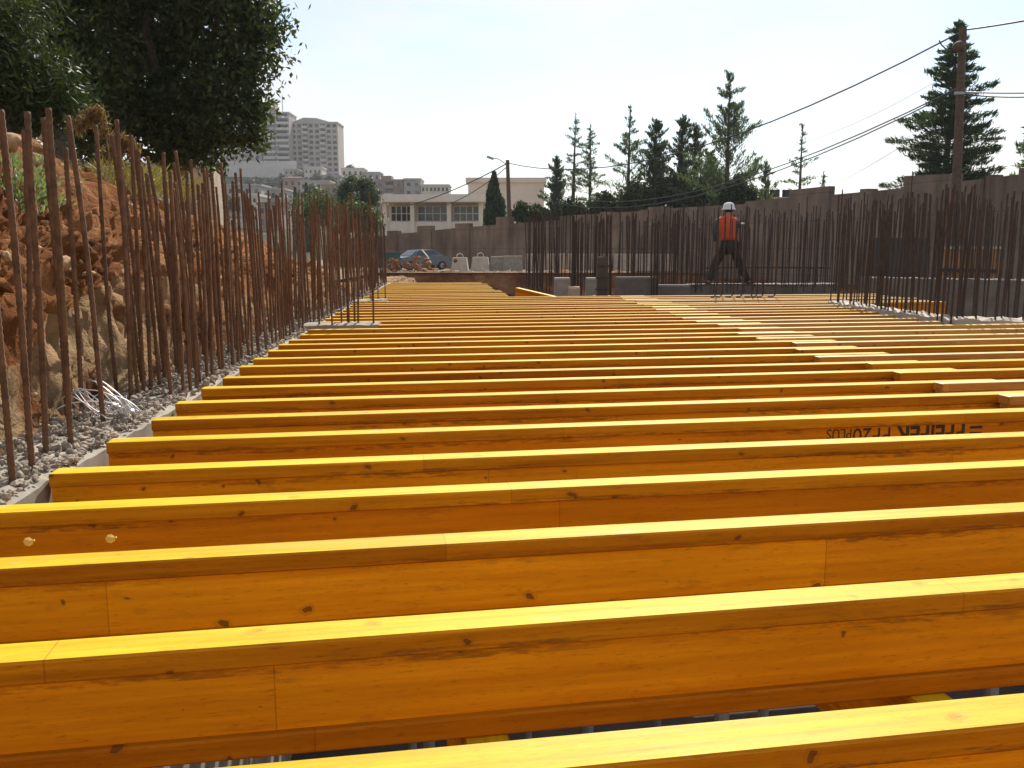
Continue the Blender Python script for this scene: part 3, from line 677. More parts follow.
# teal skip
p = P(391, 265, 52); sk = empty('waste_skip', (p.x, p.y, GZ), 0.15, 'dark teal metal bin on the far ledge below the white villa', 'bin')
mb = MB(); mb.add([(-.42, -.5, .05), (.42, -.5, .05), (.42, .5, .05), (-.42, .5, .05), (-.55, -.62, .95), (.55, -.62, .95), (.55, .62, .95), (-.55, .62, .95)], [(3, 2, 1, 0), (0, 1, 5, 4), (1, 2, 6, 5), (2, 3, 7, 6), (3, 0, 4, 7), (4, 5, 6, 7)]); mb.build('bin_body', 'teal_paint', sk)
mb = MB(); mb.prism([(-.65, .95), (.65, .95), (.55, 1.08), (-.55, 1.08)], -.6, .6); mb.build('lid', 'black_metal', sk)
# parked car
def car(loc, rz):
    r = empty('parked_car', loc, rz, 'dark blue-grey car parked by the boundary wall behind a heap of rubble', 'car')
    prof = [(-2.05, .35), (-2.1, .62), (-2.0, .85), (-1.15, .95), (-.55, 1.40), (.75, 1.44), (1.45, 1.0), (2.0, .92), (2.1, .6), (2.05, .35)]
    mb = MB(); n = len(prof)
    def ring(y, k): return [(x, y, z if z < .96 else .96 + (z - .96) * k) for x, z in prof]
    vs = ring(-.82, .95) + ring(.82, .95); mb.add([(x, y * (1 if z < 1 else .78), z) for x, y, z in vs], [tuple(range(n))[::-1], tuple(range(n, 2 * n))] + [(i, (i + 1) % n, n + (i + 1) % n, n + i) for i in range(n)])
    mb.build('body', 'car_paint', r)
    for sy in (-1, 1):
        mb = MB(); y0, y1 = sy * .80, sy * .665
        mb.add([(-.98, y0 * 1.0, .99), (1.28, y0, 1.0), (.68, y1, 1.36), (-.5, y1, 1.33)], [(0, 1, 2, 3)])
        mb.v = [(x, y + sy * .012, z) for x, y, z in mb.v]; mb.build('side_window', 'dark_glass', r)
    for x0, z0, x1, z1 in ((-1.16, .965, -.60, 1.37), (1.44, 1.015, .82, 1.41)):
        mb = MB(); d = .015 * (1 if x0 > 0 else -1); mb.add([(x0 + d, -.74, z0 + .02), (x0 + d, .74, z0 + .02), (x1 + d, .6, z1 + .015), (x1 + d, -.6, z1 + .015)], [(0, 1, 2, 3)]); mb.build('windscreen', 'dark_glass', r)
    for x in (-1.3, 1.3):
        for sy in (-1, 1):
            mb = MB(); mb.tube([(x, sy * .66, .31), (x, sy * .86, .31)], .31, 16); wv = mb.build('wheel', 'tyre', r)
            mb = MB(); mb.tube([(x, sy * .80, .31), (x, sy * .868, .31)], .19, 12); mb.build('rim', 'grey_metal', wv)
    for sy in (-1, 1):
        mb = MB(); mb.box((-2.06, sy * .58, .70), (.06, .3, .13)); mb.build('headlight', 'white_paint', r)
    mb = MB(); mb.box((-2.1, 0, .45), (.08, 1.6, .16)); mb.build('bumper', 'black_metal', r)
p = P(420, 262, 54); car((p.x, p.y, GZ), R(38)); bpy.data.objects['parked_car'].scale = (.86, .86, .86)
p0, p1 = P(422, 250, 50.5), P(431, 263, 50); mb = MB(); mb.tube([(0, 0, 0), tuple((p0 - p1) * .5 + Vector((.05, 0, .02))), tuple(p0 - p1)], .035, 6); o = mb.build('white_pipe', 'white_paint'); o.location = p1
tag(o, 'white pipe leaning in the rubble in front of the parked car', 'pipe')

# ------------------------------------------------------------------ boundary wall
def DW(px): return float(np.interp(px, [300, 372, 560, 745, 905, 1030, 1300], [66, 63, 56, 46, 36, 30, 22]))
bw_ = empty('boundary_wall', (0, 56, GZ), 0, 'long stepped brown-grey concrete boundary wall closing the site at the back', 'boundary wall')
def wseg(x0, y0, x1, y1, th=.35, fwd=0.0, nm='wall_panel'):
    a, b = P(x0, y0, DW(x0) - fwd), P(x1, y1, DW(x1) - fwd); d = (b - a); d.z = 0; n_ = Vector((-d.y, d.x, 0)).normalized() * th; mb = MB()
    o3 = Vector(bw_.location); fl = lambda v: Vector((v.x, v.y, GZ - .3))
    vs = [fl(a), fl(b), fl(b) + n_, fl(a) + n_, a, b, b + n_, a + n_]
    mb.add([v - o3 for v in vs], [(3, 2, 1, 0), (4, 5, 6, 7), (0, 1, 5, 4), (1, 2, 6, 5), (2, 3, 7, 6), (3, 0, 4, 7)]); return mb.build(nm, 'boundary_concrete', bw_)
t = NT('boundary_concrete'); f1 = t.noise(0.5, 6, .6); f2 = t.noise(1.0, 5, .6, None, (1.6, 1.6, .22)); f3 = t.noise(6, 6, .7)
col = t.ramp(f1, [(.3, (.135, .092, .063)), (.7, (.25, .18, .13))]); col = t.mix(.8, col, t.ramp(f2, [(.35, (.5, .47, .44)), (.62, (1.1, 1.1, 1.1))]), 'MULTIPLY')
col = t.mix(.5, col, t.ramp(f3, [(.3, (.75, .75, .75)), (.7, (1.1, 1.1, 1.1))]), 'MULTIPLY'); sx = t.n('ShaderNodeSeparateXYZ'); t.l(t.coord(), sx.inputs[0]); jn = t.math('LESS_THAN', t.math('FRACT', t.math('MULTIPLY', sx.outputs[0], .42)), .018); jz = t.math('LESS_THAN', t.math('FRACT', t.math('MULTIPLY', sx.outputs[2], .8)), .03)
col = t.mix(t.math('MULTIPLY', t.math('MAXIMUM', jn, jz), .45), col, (.05, .04, .03)); M['boundary_concrete'] = t.done(col, .95, f3, .4, .03)
for sg in ((330, 240, 378, 236), (378, 236.5, 455, 228), (455, 228, 560, 220), (560, 216, 640, 211), (640, 210, 745, 204), (745, 201.5, 790, 197.5), (789, 190, 829, 186), (829, 195, 905, 188), (904, 176, 956, 173.5), (956, 182, 1030, 173), (1030, 173, 1300, 150)): wseg(*sg)
for x0, x1, y in ((387, 397, 231), (417, 431, 226), (455, 469, 223.5), (496, 510, 217), (600, 612, 212), (648, 664, 207), (860, 868, 189), (986, 991, 175), (1019, 1030, 168)): wseg(x0, y, x1, y - .4, .5, .12, 'pilaster')

# ------------------------------------------------------------------ buildings
def building(nm, px0, px1, yt, yb, D, floors, bays, mat, label, cat='apartment block', depth=14, rz=0.0, zb=None, balc=(), wmat='shutter', win=(0.5, 0.5), roof=None, group=None, parapet=True):
    a, b = P(px0, yt, D), P(px1, yb, D); zb_ = b.z if zb is None else zb; wx, h = b.x - a.x, a.z - zb_
    r = empty(nm, ((a.x + b.x) / 2, D, zb_), rz, label, cat, group); vis = a.z - b.z; skirt = h - vis
    mb = MB(); mb.box((0, depth / 2, h / 2 - 1.5), (wx, depth, h + 3)); wall = mb.build('wall', mat, r)
    fh = vis / floors; bwid = wx / bays; cnt = 0
    for fl in range(floors):
        for k in range(bays):
            cx = -wx / 2 + (k + .5) * bwid; cz = skirt + (fl + .5) * fh
            if k in balc:
                mb = MB(); mb.box((cx, -.75, skirt + fl * fh + fh * .24), (bwid * .92, 1.5, fh * .42)); mb.box((cx, -.75, skirt + fl * fh + .05 * fh), (bwid * .98, 1.7, fh * .08)); mb.build('balcony', 'balcony_white' if (fl + k) % 3 else mat, r)
                ww, wh = bwid * .82, fh * .42; cz = skirt + fl * fh + fh * .68
            else: ww, wh = bwid * win[0], fh * win[1]
            if cnt < 100:
                mb = MB(); mb.box((cx + random.uniform(-.05, .05) * bwid, -.02, cz), (ww, .12, wh)); wo = mb.build('window', random.choice([wmat, wmat, 'dark_glass']), r)
                if ww > 1.2 and D < 130: mb = MB(); mb.box((cx, -.1, cz - wh / 2 - .05), (ww + .2, .2, .09)); mb.build('sill', 'balcony_white', wo)
                cnt += 1
    if parapet: mb = MB(); mb.box((0, depth / 2, h + .25), (wx + .5, depth + .5, .5)); mb.build('parapet', mat, r)
    if roof:
        mb = MB(); e = .5; mb.add([(-wx / 2 - e, -e, h + .5), (wx / 2 + e, -e, h + .5), (wx / 2 + e, depth + e, h + .5), (-wx / 2 - e, depth + e, h + .5), (-wx / 4, depth / 2, h + wx * .16), (wx / 4, depth / 2, h + wx * .16)], [(0, 1, 5, 4), (1, 2, 5), (2, 3, 4, 5), (3, 0, 4), (3, 2, 1, 0)]); mb.build('roof', roof, r)
    return r, wx, h, depth
def rooftop(r, x, w_, h0, hh, mat, nm='stair_head', dep=5):
    mb = MB(); mb.box((x, dep / 2 + 1, h0 + hh / 2), (w_, dep, hh)); return mb.build(nm, mat, r)
r, wx, h, d = building('apartment_block', 186, 216, 66, 172, 420, 13, 3, 'grey_wall', 'tall grey apartment tower half hidden behind the big dark tree', balc=(1,))
r, wx, h, d = building('apartment_block', 222, 262, 119, 166, 400, 8, 5, 'beige_wall', 'beige wing of the hilltop flats next to the big tree', balc=(2,), win=(.45, .5)); rooftop(r, 5, 5, h, 5, 'beige_wall')
r, wx, h, d = building('apartment_block', 262, 290.5, 113, 165, 398, 9, 2, 'grey_wall', 'grey hilltop block with stacked white balconies and a rooftop box, left of the broader block', balc=(0, 1)); rooftop(r, -3.5, 6.5, h, 4.5, 'pink_wall')
mb = MB(); mb.tube([(2.5, 3, h), (2.5, 3, h + 8)], .18, 5); mb.build('antenna', 'grey_metal', r)
r, wx, h, d = building('apartment_block', 290, 339, 123, 178, 405, 10, 8, 'beige_wall', 'broad hilltop block with a peaked roofline and columns of dark windows', balc=(2, 5), win=(.62, .56))
mb = MB(); mb.add([(-wx * .45, 0.5, h + .5), (wx * .35, 0.5, h + .5), (wx * .05, .5, h + 2.2), (-wx * .22, .5, h + 2.4)] + [(-wx * .45, 9, h + .5), (wx * .35, 9, h + .5), (wx * .05, 9, h + 2.2), (-wx * .22, 9, h + 2.4)], [(0, 1, 2, 3), (7, 6, 5, 4), (0, 4, 5, 1), (1, 5, 6, 2), (2, 6, 7, 3), (3, 7, 4, 0)]); mb.build('roof', 'grey_wall', r)
mb = MB(); mb.box((-wx * .02, -.25, h * .55), (wx * .30, .5, h * .72)); 
r2 = None
a, b = P(226, 161, 385), P(296, 178, 385); mb = MB(); mb.box((0, 1, (a.z - b.z) / 2 - 2), (b.x - a.x, 2, a.z - b.z + 4)); o = mb.build('retaining_wall', 'balcony_white'); o.location = ((a.x + b.x) / 2, 385, b.z); tag(o, 'long pale retaining wall on the hill below the tall flats', 'retaining wall')
hs = [(226, 262, 186, 215, 230, 3, 4, 'grey_wall', 'grey three-storey house on the slope below the long pale wall', None), (262, 285, 190, 212, 240, 2, 3, 'beige_wall', 'beige house on the slope behind the rusty bars', None),
      (283, 303, 179, 196, 300, 2, 3, 'pink_wall', 'small pinkish house right under the broad hilltop block', 'red_roof'), (300, 330, 182, 200, 280, 2, 4, 'beige_wall', 'low beige house with a flat roof below the hilltop block', None),
      (322, 346, 186, 204, 250, 2, 3, 'pink_wall', 'pink house half hidden by the round green bush', None), (341, 364, 169, 186, 360, 2, 4, 'white_wall', 'white house on the ridge right of the broad hilltop block', None), (362, 380, 173, 190, 340, 2, 3, 'grey_wall', 'grey house on the ridge between two pale ones', None)]
hs += [(240, 258, 196, 222, 180, 3, 3, 'white_wall', 'pale three-storey house low on the slope behind the bars', None), (258, 280, 205, 228, 170, 2, 3, 'pink_wall', 'pinkish house low on the slope with its roof red', 'red_roof'), (278, 300, 200, 224, 185, 3, 3, 'beige_wall', 'beige house low on the slope between a pinkish one and the bushes', None),
       (304, 322, 168, 182, 370, 2, 4, 'white_wall', 'pale terrace house right at the foot of the broad hilltop block', None), (322, 340, 176, 188, 345, 2, 3, 'grey_wall', 'grey house below the right corner of the broad hilltop block', None), (284, 298, 170, 181, 375, 2, 3, 'beige_wall', 'beige house squeezed beside the right end of the long pale wall', None)]
for (x0, x1, y0, y1, D, fl, ba, mt, lb, rf) in hs: building('hill_house', x0, x1, y0, y1, D, fl, ba, mt, lb, 'house', 9, roof=rf, win=(.4, .45))
r, wx, h, d = building('apartment_block', 375, 404, 181, 205, 260, 3, 3, 'pink_wall', 'pinkish flats with a dark recessed balcony above the white villa', balc=(1,), win=(.35, .45), depth=10); rooftop(r, -1, 3, h, 1.6, 'pink_wall')
building('apartment_block', 404, 421, 180, 205, 258, 3, 2, 'grey_wall', 'narrow grey flats above the villa, between the pinkish and the white ones', win=(.4, .4), depth=9)
building('apartment_block', 421, 449, 186, 206, 256, 3, 7, 'white_wall', 'low white flats with a row of small windows above the villa roof', win=(.5, .5), depth=9)
building('box_building', 468, 544, 182.5, 215, 96, 1, 1, 'white_wall', 'plain pale box building behind the dark cypress and lamp post', 'building', 8, win=(.001, .001))
# villa with columns
a, b = P(381, 200, 76), P(484, 240, 76); wx = b.x - a.x; z0 = GZ; hv = a.z - z0
v = empty('white_villa', ((a.x + b.x) / 2, 76, z0), R(-3), 'single-storey white villa with a flat roof, columns and glazed bays behind the wall', 'villa')
mb = MB(); mb.box((0, 4.6, hv / 2 - .1), (wx - .6, 6, hv - .2)); mb.build('wall', 'white_wall', v)
mb = MB(); mb.box((0, 3.6, hv + .12), (wx + .7, 9, .62)); mb.build('roof_slab', 'white_paint', v)
mb = MB(); mb.box((0, .3, hv * .58), (wx * .94, .3, hv * .17)); mb.build('balustrade', 'white_paint', v)
for k, fx in enumerate((-.47, -.20, .16, .47)):
    mb = MB(); mb.box((fx * wx, .1, hv / 2 - .1), (.34, .34, hv - .22)); mb.build('column', 'white_paint', v)
for k, (f0, f1) in enumerate(((-.44, -.23), (-.17, .13), (.19, .44))):
    mb = MB(); mb.box(((f0 + f1) / 2 * wx, 1.52, hv * .80), ((f1 - f0) * wx, .1, hv * .25)); wo = mb.build('window', 'dark_glass', v)
    mb = MB()
    for q in range(5): mb.box(((f0 + (f1 - f0) * q / 4) * wx, 1.44, hv * .80), (.07, .08, hv * .25))
    for zz in (.68, .80, .92): mb.box(((f0 + f1) / 2 * wx, 1.42, hv * zz), ((f1 - f0) * wx, .06, .06))
    mb.build('frame', 'white_paint', wo)
mb = MB(); mb.box((wx * .62, 5, hv * .45), (wx * .26, 5, hv * .9)); mb.build('side_wing', 'white_wall', v)
# roof with water tanks on the right
a, b = P(748, 197, 60), P(812, 215, 60); mb = MB(); mb.box((0, 2, (a.z - GZ) / 2), (b.x - a.x, 4, a.z - GZ)); o = mb.build('low_building', 'concrete_tan'); o.location = ((a.x + b.x) / 2, 60, GZ); tag(o, 'low tan building whose roof shows above the boundary wall', 'building')
ztk = a.z
for k, px in enumerate((764, 774.5, 787)):
    p = P(px, 197, 61); mb = MB(); hh = .62; rr = .34
    mb.tube([(0, 0, 0), (0, 0, .03), (0, 0, hh * .45), (0, 0, hh * .5), (0, 0, hh * .85), (0, 0, hh), (0, 0, hh + .05)], [rr * .97, rr, rr, rr * .96, rr, rr * .55, rr * .3], 16); o = mb.build('water_tank', 'tank_plastic'); o.location = (p.x, 61, ztk)
    tag(o, ('leftmost', 'middle', 'rightmost')[k] + ' of the three black water tanks on the low roof', 'water tank', 'water tanks on the low roof')

# ------------------------------------------------------------------ poles, lamps, cables
def cable(pts, r, label, group=None, sag=0.0):
    a, b = Vector(pts[0]), Vector(pts[-1]); mb = MB(); out = []
    if len(pts) == 2:
        for i in range(17): t_ = i / 16; q = a.lerp(b, t_); q.z -= sag * 4 * t_ * (1 - t_); out.append(q)
    else: out = pts
    mb.tube([q - a for q in out], r, 5); o = mb.build('power_cable', 'cable'); o.location = a; return tag(o, label, 'cable', group)
PD = 28.0
pt, pb = P(963, 28, PD), P(954, 262, PD)
pole = empty('utility_pole', (pb.x, PD, GZ), 0, 'tall brown wooden utility pole standing before the conifer at right', 'utility pole')
mb = MB(); t0 = pt - Vector(pole.location); mb.tube([(0, 0, 0), tuple(t0 * .5), tuple(t0)], [.155, .135, .11], 12); mb.build('pole_shaft', 'pole_wood', pole)
mb = MB(); zc = P(960, 94, PD).z - GZ; mb.box((t0.x * zc / t0.z, -.16, zc), (.5, .06, .08)); mb.build('bracket', 'grey_metal', pole)
mb = MB(); za = P(950, 52, PD).z - GZ; xa = t0.x * za / t0.z
mb.tube([(xa - .05, -.1, za + .02), (xa - .5, -.15, za), (xa - .72, -.18, za + .17), (xa - .80, -.18, za + .30)], .022, 6); mb.build('lamp_arm', 'black_metal', pole)
mb = MB(); lx, lz = P(955, 49, PD).x - pole.location.x, P(955, 49, PD).z - GZ
mb.tube([(lx, -.25, lz + .17), (lx, -.25, lz + .10), (lx, -.25, lz), (lx, -.25, lz - .10), (lx, -.25, lz - .14)], [.07, .17, .20, .16, .06], 12); mb.build('lamp_globe', 'pole_wood', pole, True)
ft, fb = P(507.5, 160, 58), P(511, 252, 58)
fp = empty('lamp_post', (fb.x, 58, GZ), 0, 'far brown wooden lamp post with a curved lamp arm, by the cypress', 'lamp post')
t1 = ft - Vector(fp.location); mb = MB(); mb.tube([(0, 0, 0), tuple(t1)], [.15, .12], 10); mb.build('pole_shaft', 'pole_wood', fp)
mb = MB(); a1 = P(506, 164, 58) - Vector(fp.location); a2 = P(491, 157.5, 58) - Vector(fp.location); mb.tube([a1, a1.lerp(a2, .5) + Vector((0, 0, .1)), a2], .03, 6); mb.build('lamp_arm', 'grey_metal', fp)
mb = MB(); mb.box(a2 + Vector((-.05, 0, -.02)), (.45, .2, .14), mat=Matrix.Rotation(R(20), 3, 'Y')); mb.build('lamp_head', 'grey_metal', fp)
CG = 'overhead cables'
cable([P(961, 32, PD), P(508, 163, 58)], .027, 'thick overhead cable from the right pole down to the far lamp post', CG, 1.75)
cable([P(963, 30, PD), P(1100, 5, 24)], .028, 'cable leaving the top of the right pole out of the picture', CG, .05)
cable([P(961, 92, PD), P(1100, 90, 24)], .024, 'upper one of two level cables running right from the pole', CG, .05)
cable([P(960, 94, PD), P(1100, 91, 24)], .024, 'lower one of two level cables running right from the pole', CG, .12)
cable([P(958, 88, PD), P(560, 196, 60)], .022, 'upper of two cables crossing low from the pole to the conifers', CG, 1.5)
cable([P(958, 90, PD), P(545, 200, 60)], .022, 'lower of two cables crossing low from the pole to the conifers', CG, 1.68)
cable([P(508, 163, 58), P(410, 205, 74)], .04, 'cable sloping left from the far lamp post towards the villa', CG, .25)
cable([P(508, 166, 58), P(440, 207, 74)], .03, 'lower thin cable sloping left from the far lamp post', CG, .35)
cable([P(955, 70, 60), P(770, 150, 90)], .012, 'faint thin cable high between conifer and pole', CG, .8)
cable([P(945, 118, 40), P(840, 182, 50)], .010, 'faint thin cable dropping from the conifer to the wall', CG, .1)

# ------------------------------------------------------------------ trees
def limbs(mb, base, tips, r0):
    for tip in tips:
        b = Vector(base); t_ = Vector(tip); mid = b.lerp(t_, .5) + Vector((random.uniform(-.1, .1), random.uniform(-.1, .1), .12)) * (t_ - b).length
        mb.tube([b, mid, t_], [r0, r0 * .6, r0 * .2], 6)
def leafy_tree(nm, base, blobs, n_cl, per, ll, lw, mat, label, cat='tree', trunk_r=.16, spread=.28, group=None, axis=None, outer=.45, drop=0.0):
    base = Vector(base); r = empty(nm, base, 0, label, cat, group); Cs = []; vol = sum(b[1] ** 2.2 for b in blobs); tips = []
    for c, rad in blobs:
        c = Vector(c) - base; n = int(n_cl * rad ** 2.2 / vol) + 3; d = unit(RNG.normal(size=(n, 3))); rr = rad * RNG.uniform(outer, 1.0, (n, 1)) ** .7
        nzv = np.array([0.78 + 0.5 * noise.noise(Vector(tuple(q * 2.3)) + c) for q in d])[:, None]
        Cs.append(np.array(c) + d * rr * nzv); tips.append(c)
    C = np.concatenate(Cs); sp_ = spread * RNG.uniform(.6, 1.4, (len(C), 1))
    A = np.repeat(C, per, 0) + RNG.normal(size=(len(C) * per, 3)) * np.repeat(sp_, per, 0) * np.array([.55, .55, .42]); A[:, 2] -= drop * RNG.random(len(A))
    me = quads_mesh('crown', leaves(A, ll, lw, axis), mat); link('crown', me, r)
    mb = MB(); top = max(tips, key=lambda q: q.z); fork = Vector((top.x * .3, top.y * .3, max(.4, min(t_.z for t_ in tips) * .8)))
    mb.tube([(0, 0, -.4), tuple(fork * .5 + Vector((.04, 0, 0))), tuple(fork)], [trunk_r * 1.25, trunk_r, trunk_r * .8], 9)
    limbs(mb, fork, tips, trunk_r * .6)
    sel = C[RNG.choice(len(C), min(len(C), 40), replace=False)]
    for q in sel:
        t_ = min(tips, key=lambda k: (k - Vector(q)).length); mb.tube([t_, t_.lerp(Vector(q), .6) + Vector((0, 0, .05)), Vector(q)], [trunk_r * .16, trunk_r * .1, trunk_r * .04], 4)
    mb.build('trunk', 'bark', r); return r
def pb_(px, py, D, rpx): return (P(px, py, D), rpx / FPX * D)
# big dark tree on the bank
bD = 17.0
b0 = P(178, 175, bD); b0.z = 1.2
leafy_tree('broadleaf_tree', b0, [pb_(150, 20, 17.5, 70), pb_(215, 25, 17, 62), pb_(232, 85, 16.5, 44), pb_(190, 110, 17, 40), pb_(150, 90, 17.5, 55), pb_(110, 40, 18, 60), pb_(170, -60, 17.5, 85), pb_(90, -50, 18, 80), pb_(252, 50, 16.6, 34), pb_(105, 110, 17.5, 45), pb_(228, -30, 17, 55), pb_(215, 132, 16.4, 26), pb_(240, 118, 16.4, 26), pb_(252, 140, 16.3, 12), pb_(182, 145, 16.6, 26), pb_(140, 135, 17, 36), pb_(205, 158, 16.4, 13), pb_(100, 145, 17.2, 30), pb_(262, 20, 16.8, 26)],
           1450, 46, .13, .055, 'leaf_dark', 'huge dark leafy tree on the bank, its right edge against the sky', trunk_r=.2, spread=.30)
b1 = P(60, 150, 15); b1.z = 1.4
leafy_tree('broadleaf_tree', b1, [pb_(20, 30, 15, 75), pb_(70, 60, 15.5, 60), pb_(-40, 0, 15, 90), pb_(50, -50, 15.5, 90), pb_(80, 105, 15.5, 40), pb_(15, 90, 15.5, 50)],
           1300, 40, .13, .055, 'leaf_dark', 'dark tree at the left edge behind the feathery green one', trunk_r=.18, spread=.42)
b2 = P(10, 150, 9.5); b2.z = 1.5
leafy_tree('feathery_tree', b2, [pb_(20, 70, 9.5, 55), pb_(-30, 50, 9.5, 60), pb_(60, 95, 9.7, 30), pb_(0, 20, 9.5, 45), pb_(35, 110, 9.6, 25)],
           700, 30, .10, .018, 'leaf_mid', 'brighter green feathery tree at the upper left edge', trunk_r=.08, spread=.26, outer=.2, drop=.12)
def conifer(px, yt, yb, D, wpx, label, mat='leaf_conifer', up=.55, dens=1.0, sparse=.5, group='conifers behind the boundary wall', shape=1.0, nm='conifer_tree', skip=0.12, ls=1.0, seed=None):
    a, b = P(px, yt, D), P(px, yb, D); base = Vector((a.x, D, GZ)); H = a.z - GZ; zlow = b.z - GZ; wid = wpx * 1.6 / FPX * D
    r = empty(nm, base, 0, label, 'conifer tree', group); mb = MB(); lean = random.uniform(-.02, .02) * H
    mb.tube([(0, 0, -.3), (lean * .4, 0, H * .5), (lean, 0, H)], [H * .016 + .03, H * .010 + .02, .012], 7); Cs = []; Ax = []
    z = zlow * .7; 
    while z < H - .05:
        t_ = max(0.0, (z - zlow * .7) / (H - zlow * .7)); reach = wid / 2 * ((1 - t_) ** shape * .93 + .07) * random.uniform(.5, 1.2)
        nbr = random.randint(4, 6)
        a0_ = random.random() * 6.28
        for k in range(nbr):
            if random.random() < skip: continue
            an = a0_ + k * 6.28 / nbr + random.uniform(-.35, .35); ln = reach * random.uniform(.45, 1.2); u_ = up * random.uniform(.2, 1.7)
            d = Vector((math.cos(an), math.sin(an), u_)).normalized(); zz_ = min(H - .1, z + random.uniform(-.5, .5) * max(.13, .07 * wid)); o = Vector((lean * zz_ / H, 0, zz_)); e = o + d * ln; mid = o + d * ln * .5 + Vector((0, 0, -.06 * ln))
            mb.tube([o, mid, e], [.018 + .012 * (1 - t_), .012, .005], 4)
            m_ = max(8, int(ln * 62 * dens)); f = RNG.uniform(sparse * .4, 1.0, m_); pts_ = np.array(o)[None] * (1 - f[:, None]) + np.array(e)[None] * f[:, None]
            pts_ = pts_ + RNG.normal(size=(m_, 3)) * (.04 + .10 * ln * (1.1 - f))[:, None] * np.array([1, 1, .7]); Cs.append(pts_)
            Ax.append(np.repeat(np.array([[d.x * .8, d.y * .8, d.z + .5]]), m_, 0))
        z += max(.13, .07 * wid) * random.uniform(.7, 1.3) / max(.6, dens)
    n = 60; tz = RNG.random(n) ** .8; Cs.append(np.array([[lean, 0, H]]) + np.stack([RNG.normal(size=n) * .10 * tz, RNG.normal(size=n) * .10 * tz, -tz * 1.3 + .05], 1)); Ax.append(np.repeat([[0, 0, 1.0]], n, 0))
    C = np.concatenate(Cs); A = np.concatenate(Ax); link('crown', quads_mesh('crown', leaves(C, .27 * ls, .055 * ls, A, .7), mat), r); mb.build('trunk', 'bark', r); return r
conifer(555, 156, 215, 62, 34, 'small bushy conifer left of the two thin sparse ones', dens=1.4, up=.8, shape=.8)
conifer(573, 114, 205, 63, 46, 'thin sparse conifer with upswept side shoots, taller of the left pair', dens=.75, up=.25, skip=.3, shape=.75)
conifer(591, 125, 205, 62, 32, 'thin sparse conifer with upswept tips, shorter right one of the left pair', dens=.75, up=.35, skip=.3, shape=.75)
conifer(629, 106, 205, 58, 62, 'ragged conifer with a long thin top, left of the dense rounded ones', dens=1.0, up=.5, shape=1.3)
conifer(657, 120, 205, 56, 44, 'dense dark conifer with a blunt top, left of the twin-topped one', dens=1.25, up=1.0, shape=.6, mat='leaf_cypress')
conifer(681, 116, 205, 56, 36, 'dense dark rounded conifer, left top of the twin-topped pair', dens=1.15, up=1.0, shape=.5, mat='leaf_cypress')
conifer(695, 124, 205, 57, 38, 'dense dark rounded conifer, right top of the twin-topped pair', dens=1.05, up=.9, shape=.6, mat='leaf_cypress')
conifer(712, 152, 208, 55, 34, 'short dark conifer at the left foot of the tallest middle one', dens=1.5, up=.9, shape=.6)
conifer(731, 73, 200, 52, 82, 'tallest conifer in the middle, open feathery branches above the worker', dens=1.15, up=.75, shape=.85, skip=.1)
conifer(768, 160, 206, 54, 34, 'small thin conifer at the right foot of the tallest middle one', dens=.8, up=.7)
conifer(803, 124, 196, 62, 36, 'lone slim sparse conifer above the water tanks', dens=.55, up=.35, skip=.35, shape=1.2)
conifer(822, 172, 196, 62, 22, 'tiny sparse conifer tip right of the slim lone one', dens=.5, up=.6, skip=.3)
conifer(955, 20, 172, 38, 74, 'big dark conifer with drooping clumps behind the utility pole', mat='leaf_cypress', dens=1.9, up=.12, shape=.8, ls=.95, skip=.05)
conifer(1036, 105, 180, 36, 50, 'conifer at the right edge, only its left twigs in the picture', dens=.9, up=.2)
def cypress(px, yt, yb, D, wpx, label, mat='leaf_cypress', group=None, nm='cypress_tree', n=5200, taper=.75):
    a = P(px, yt, D); base = Vector((a.x, D, GZ)); H = a.z - GZ; w_ = wpx / FPX * D / 2; t_ = RNG.random(n) ** .85
    prof = np.interp(t_, [0, .12, .35, .7, .9, 1], [.55, .95, 1, taper, .35, .04]); an = RNG.random(n) * 6.283; lump = np.array([.82 + .35 * noise.noise(Vector((math.cos(q) * 1.3, math.sin(q) * 1.3, k * 7))) for q, k in zip(an, t_)])
    rr = w_ * prof * lump * RNG.uniform(.55, 1.05, n); C = np.stack([np.cos(an) * rr, np.sin(an) * rr, .3 + t_ * (H - .3)], 1)
    r = empty(nm, base, 0, label, 'tree', group); link('crown', quads_mesh('crown', leaves(C, .30 * H / 5, .10 * H / 5, np.repeat([[0, 0, 1.]], n, 0), .7), mat), r)
    mb = MB(); mb.tube([(0, 0, -.2), (0, 0, H * .8)], [.14, .04], 7); mb.build('trunk', 'bark', r); return r
cypress(494, 173, 228, 60, 28, 'dark pointed cypress standing left of the far lamp post')
leafy_tree('evergreen_tree', (P(340, 240, 70).x, 70, GZ), [pb_(345, 192, 70, 10), pb_(348, 206, 70, 12), pb_(340, 222, 70, 13), pb_(352, 182, 70, 7)], 330, 26, .22, .09, 'leaf_cypress', 'dark upright evergreen beside the villa, farther one of the pair', trunk_r=.1, spread=.35)
leafy_tree('evergreen_tree', (P(364, 240, 68).x, 68, GZ), [pb_(364, 186, 68, 10), pb_(370, 198, 68, 11), pb_(360, 208, 68, 13), pb_(368, 222, 68, 14)], 360, 26, .22, .09, 'leaf_cypress', 'dark upright evergreen touching the left end of the white villa', trunk_r=.1, spread=.35)
cypress(306, 184, 240, 120, 9, 'thin dark cypress on the slope under the broad hilltop block', n=2500)
cypress(295, 188, 240, 120, 8, 'smaller thin dark cypress left of the other slope cypress', n=2500)
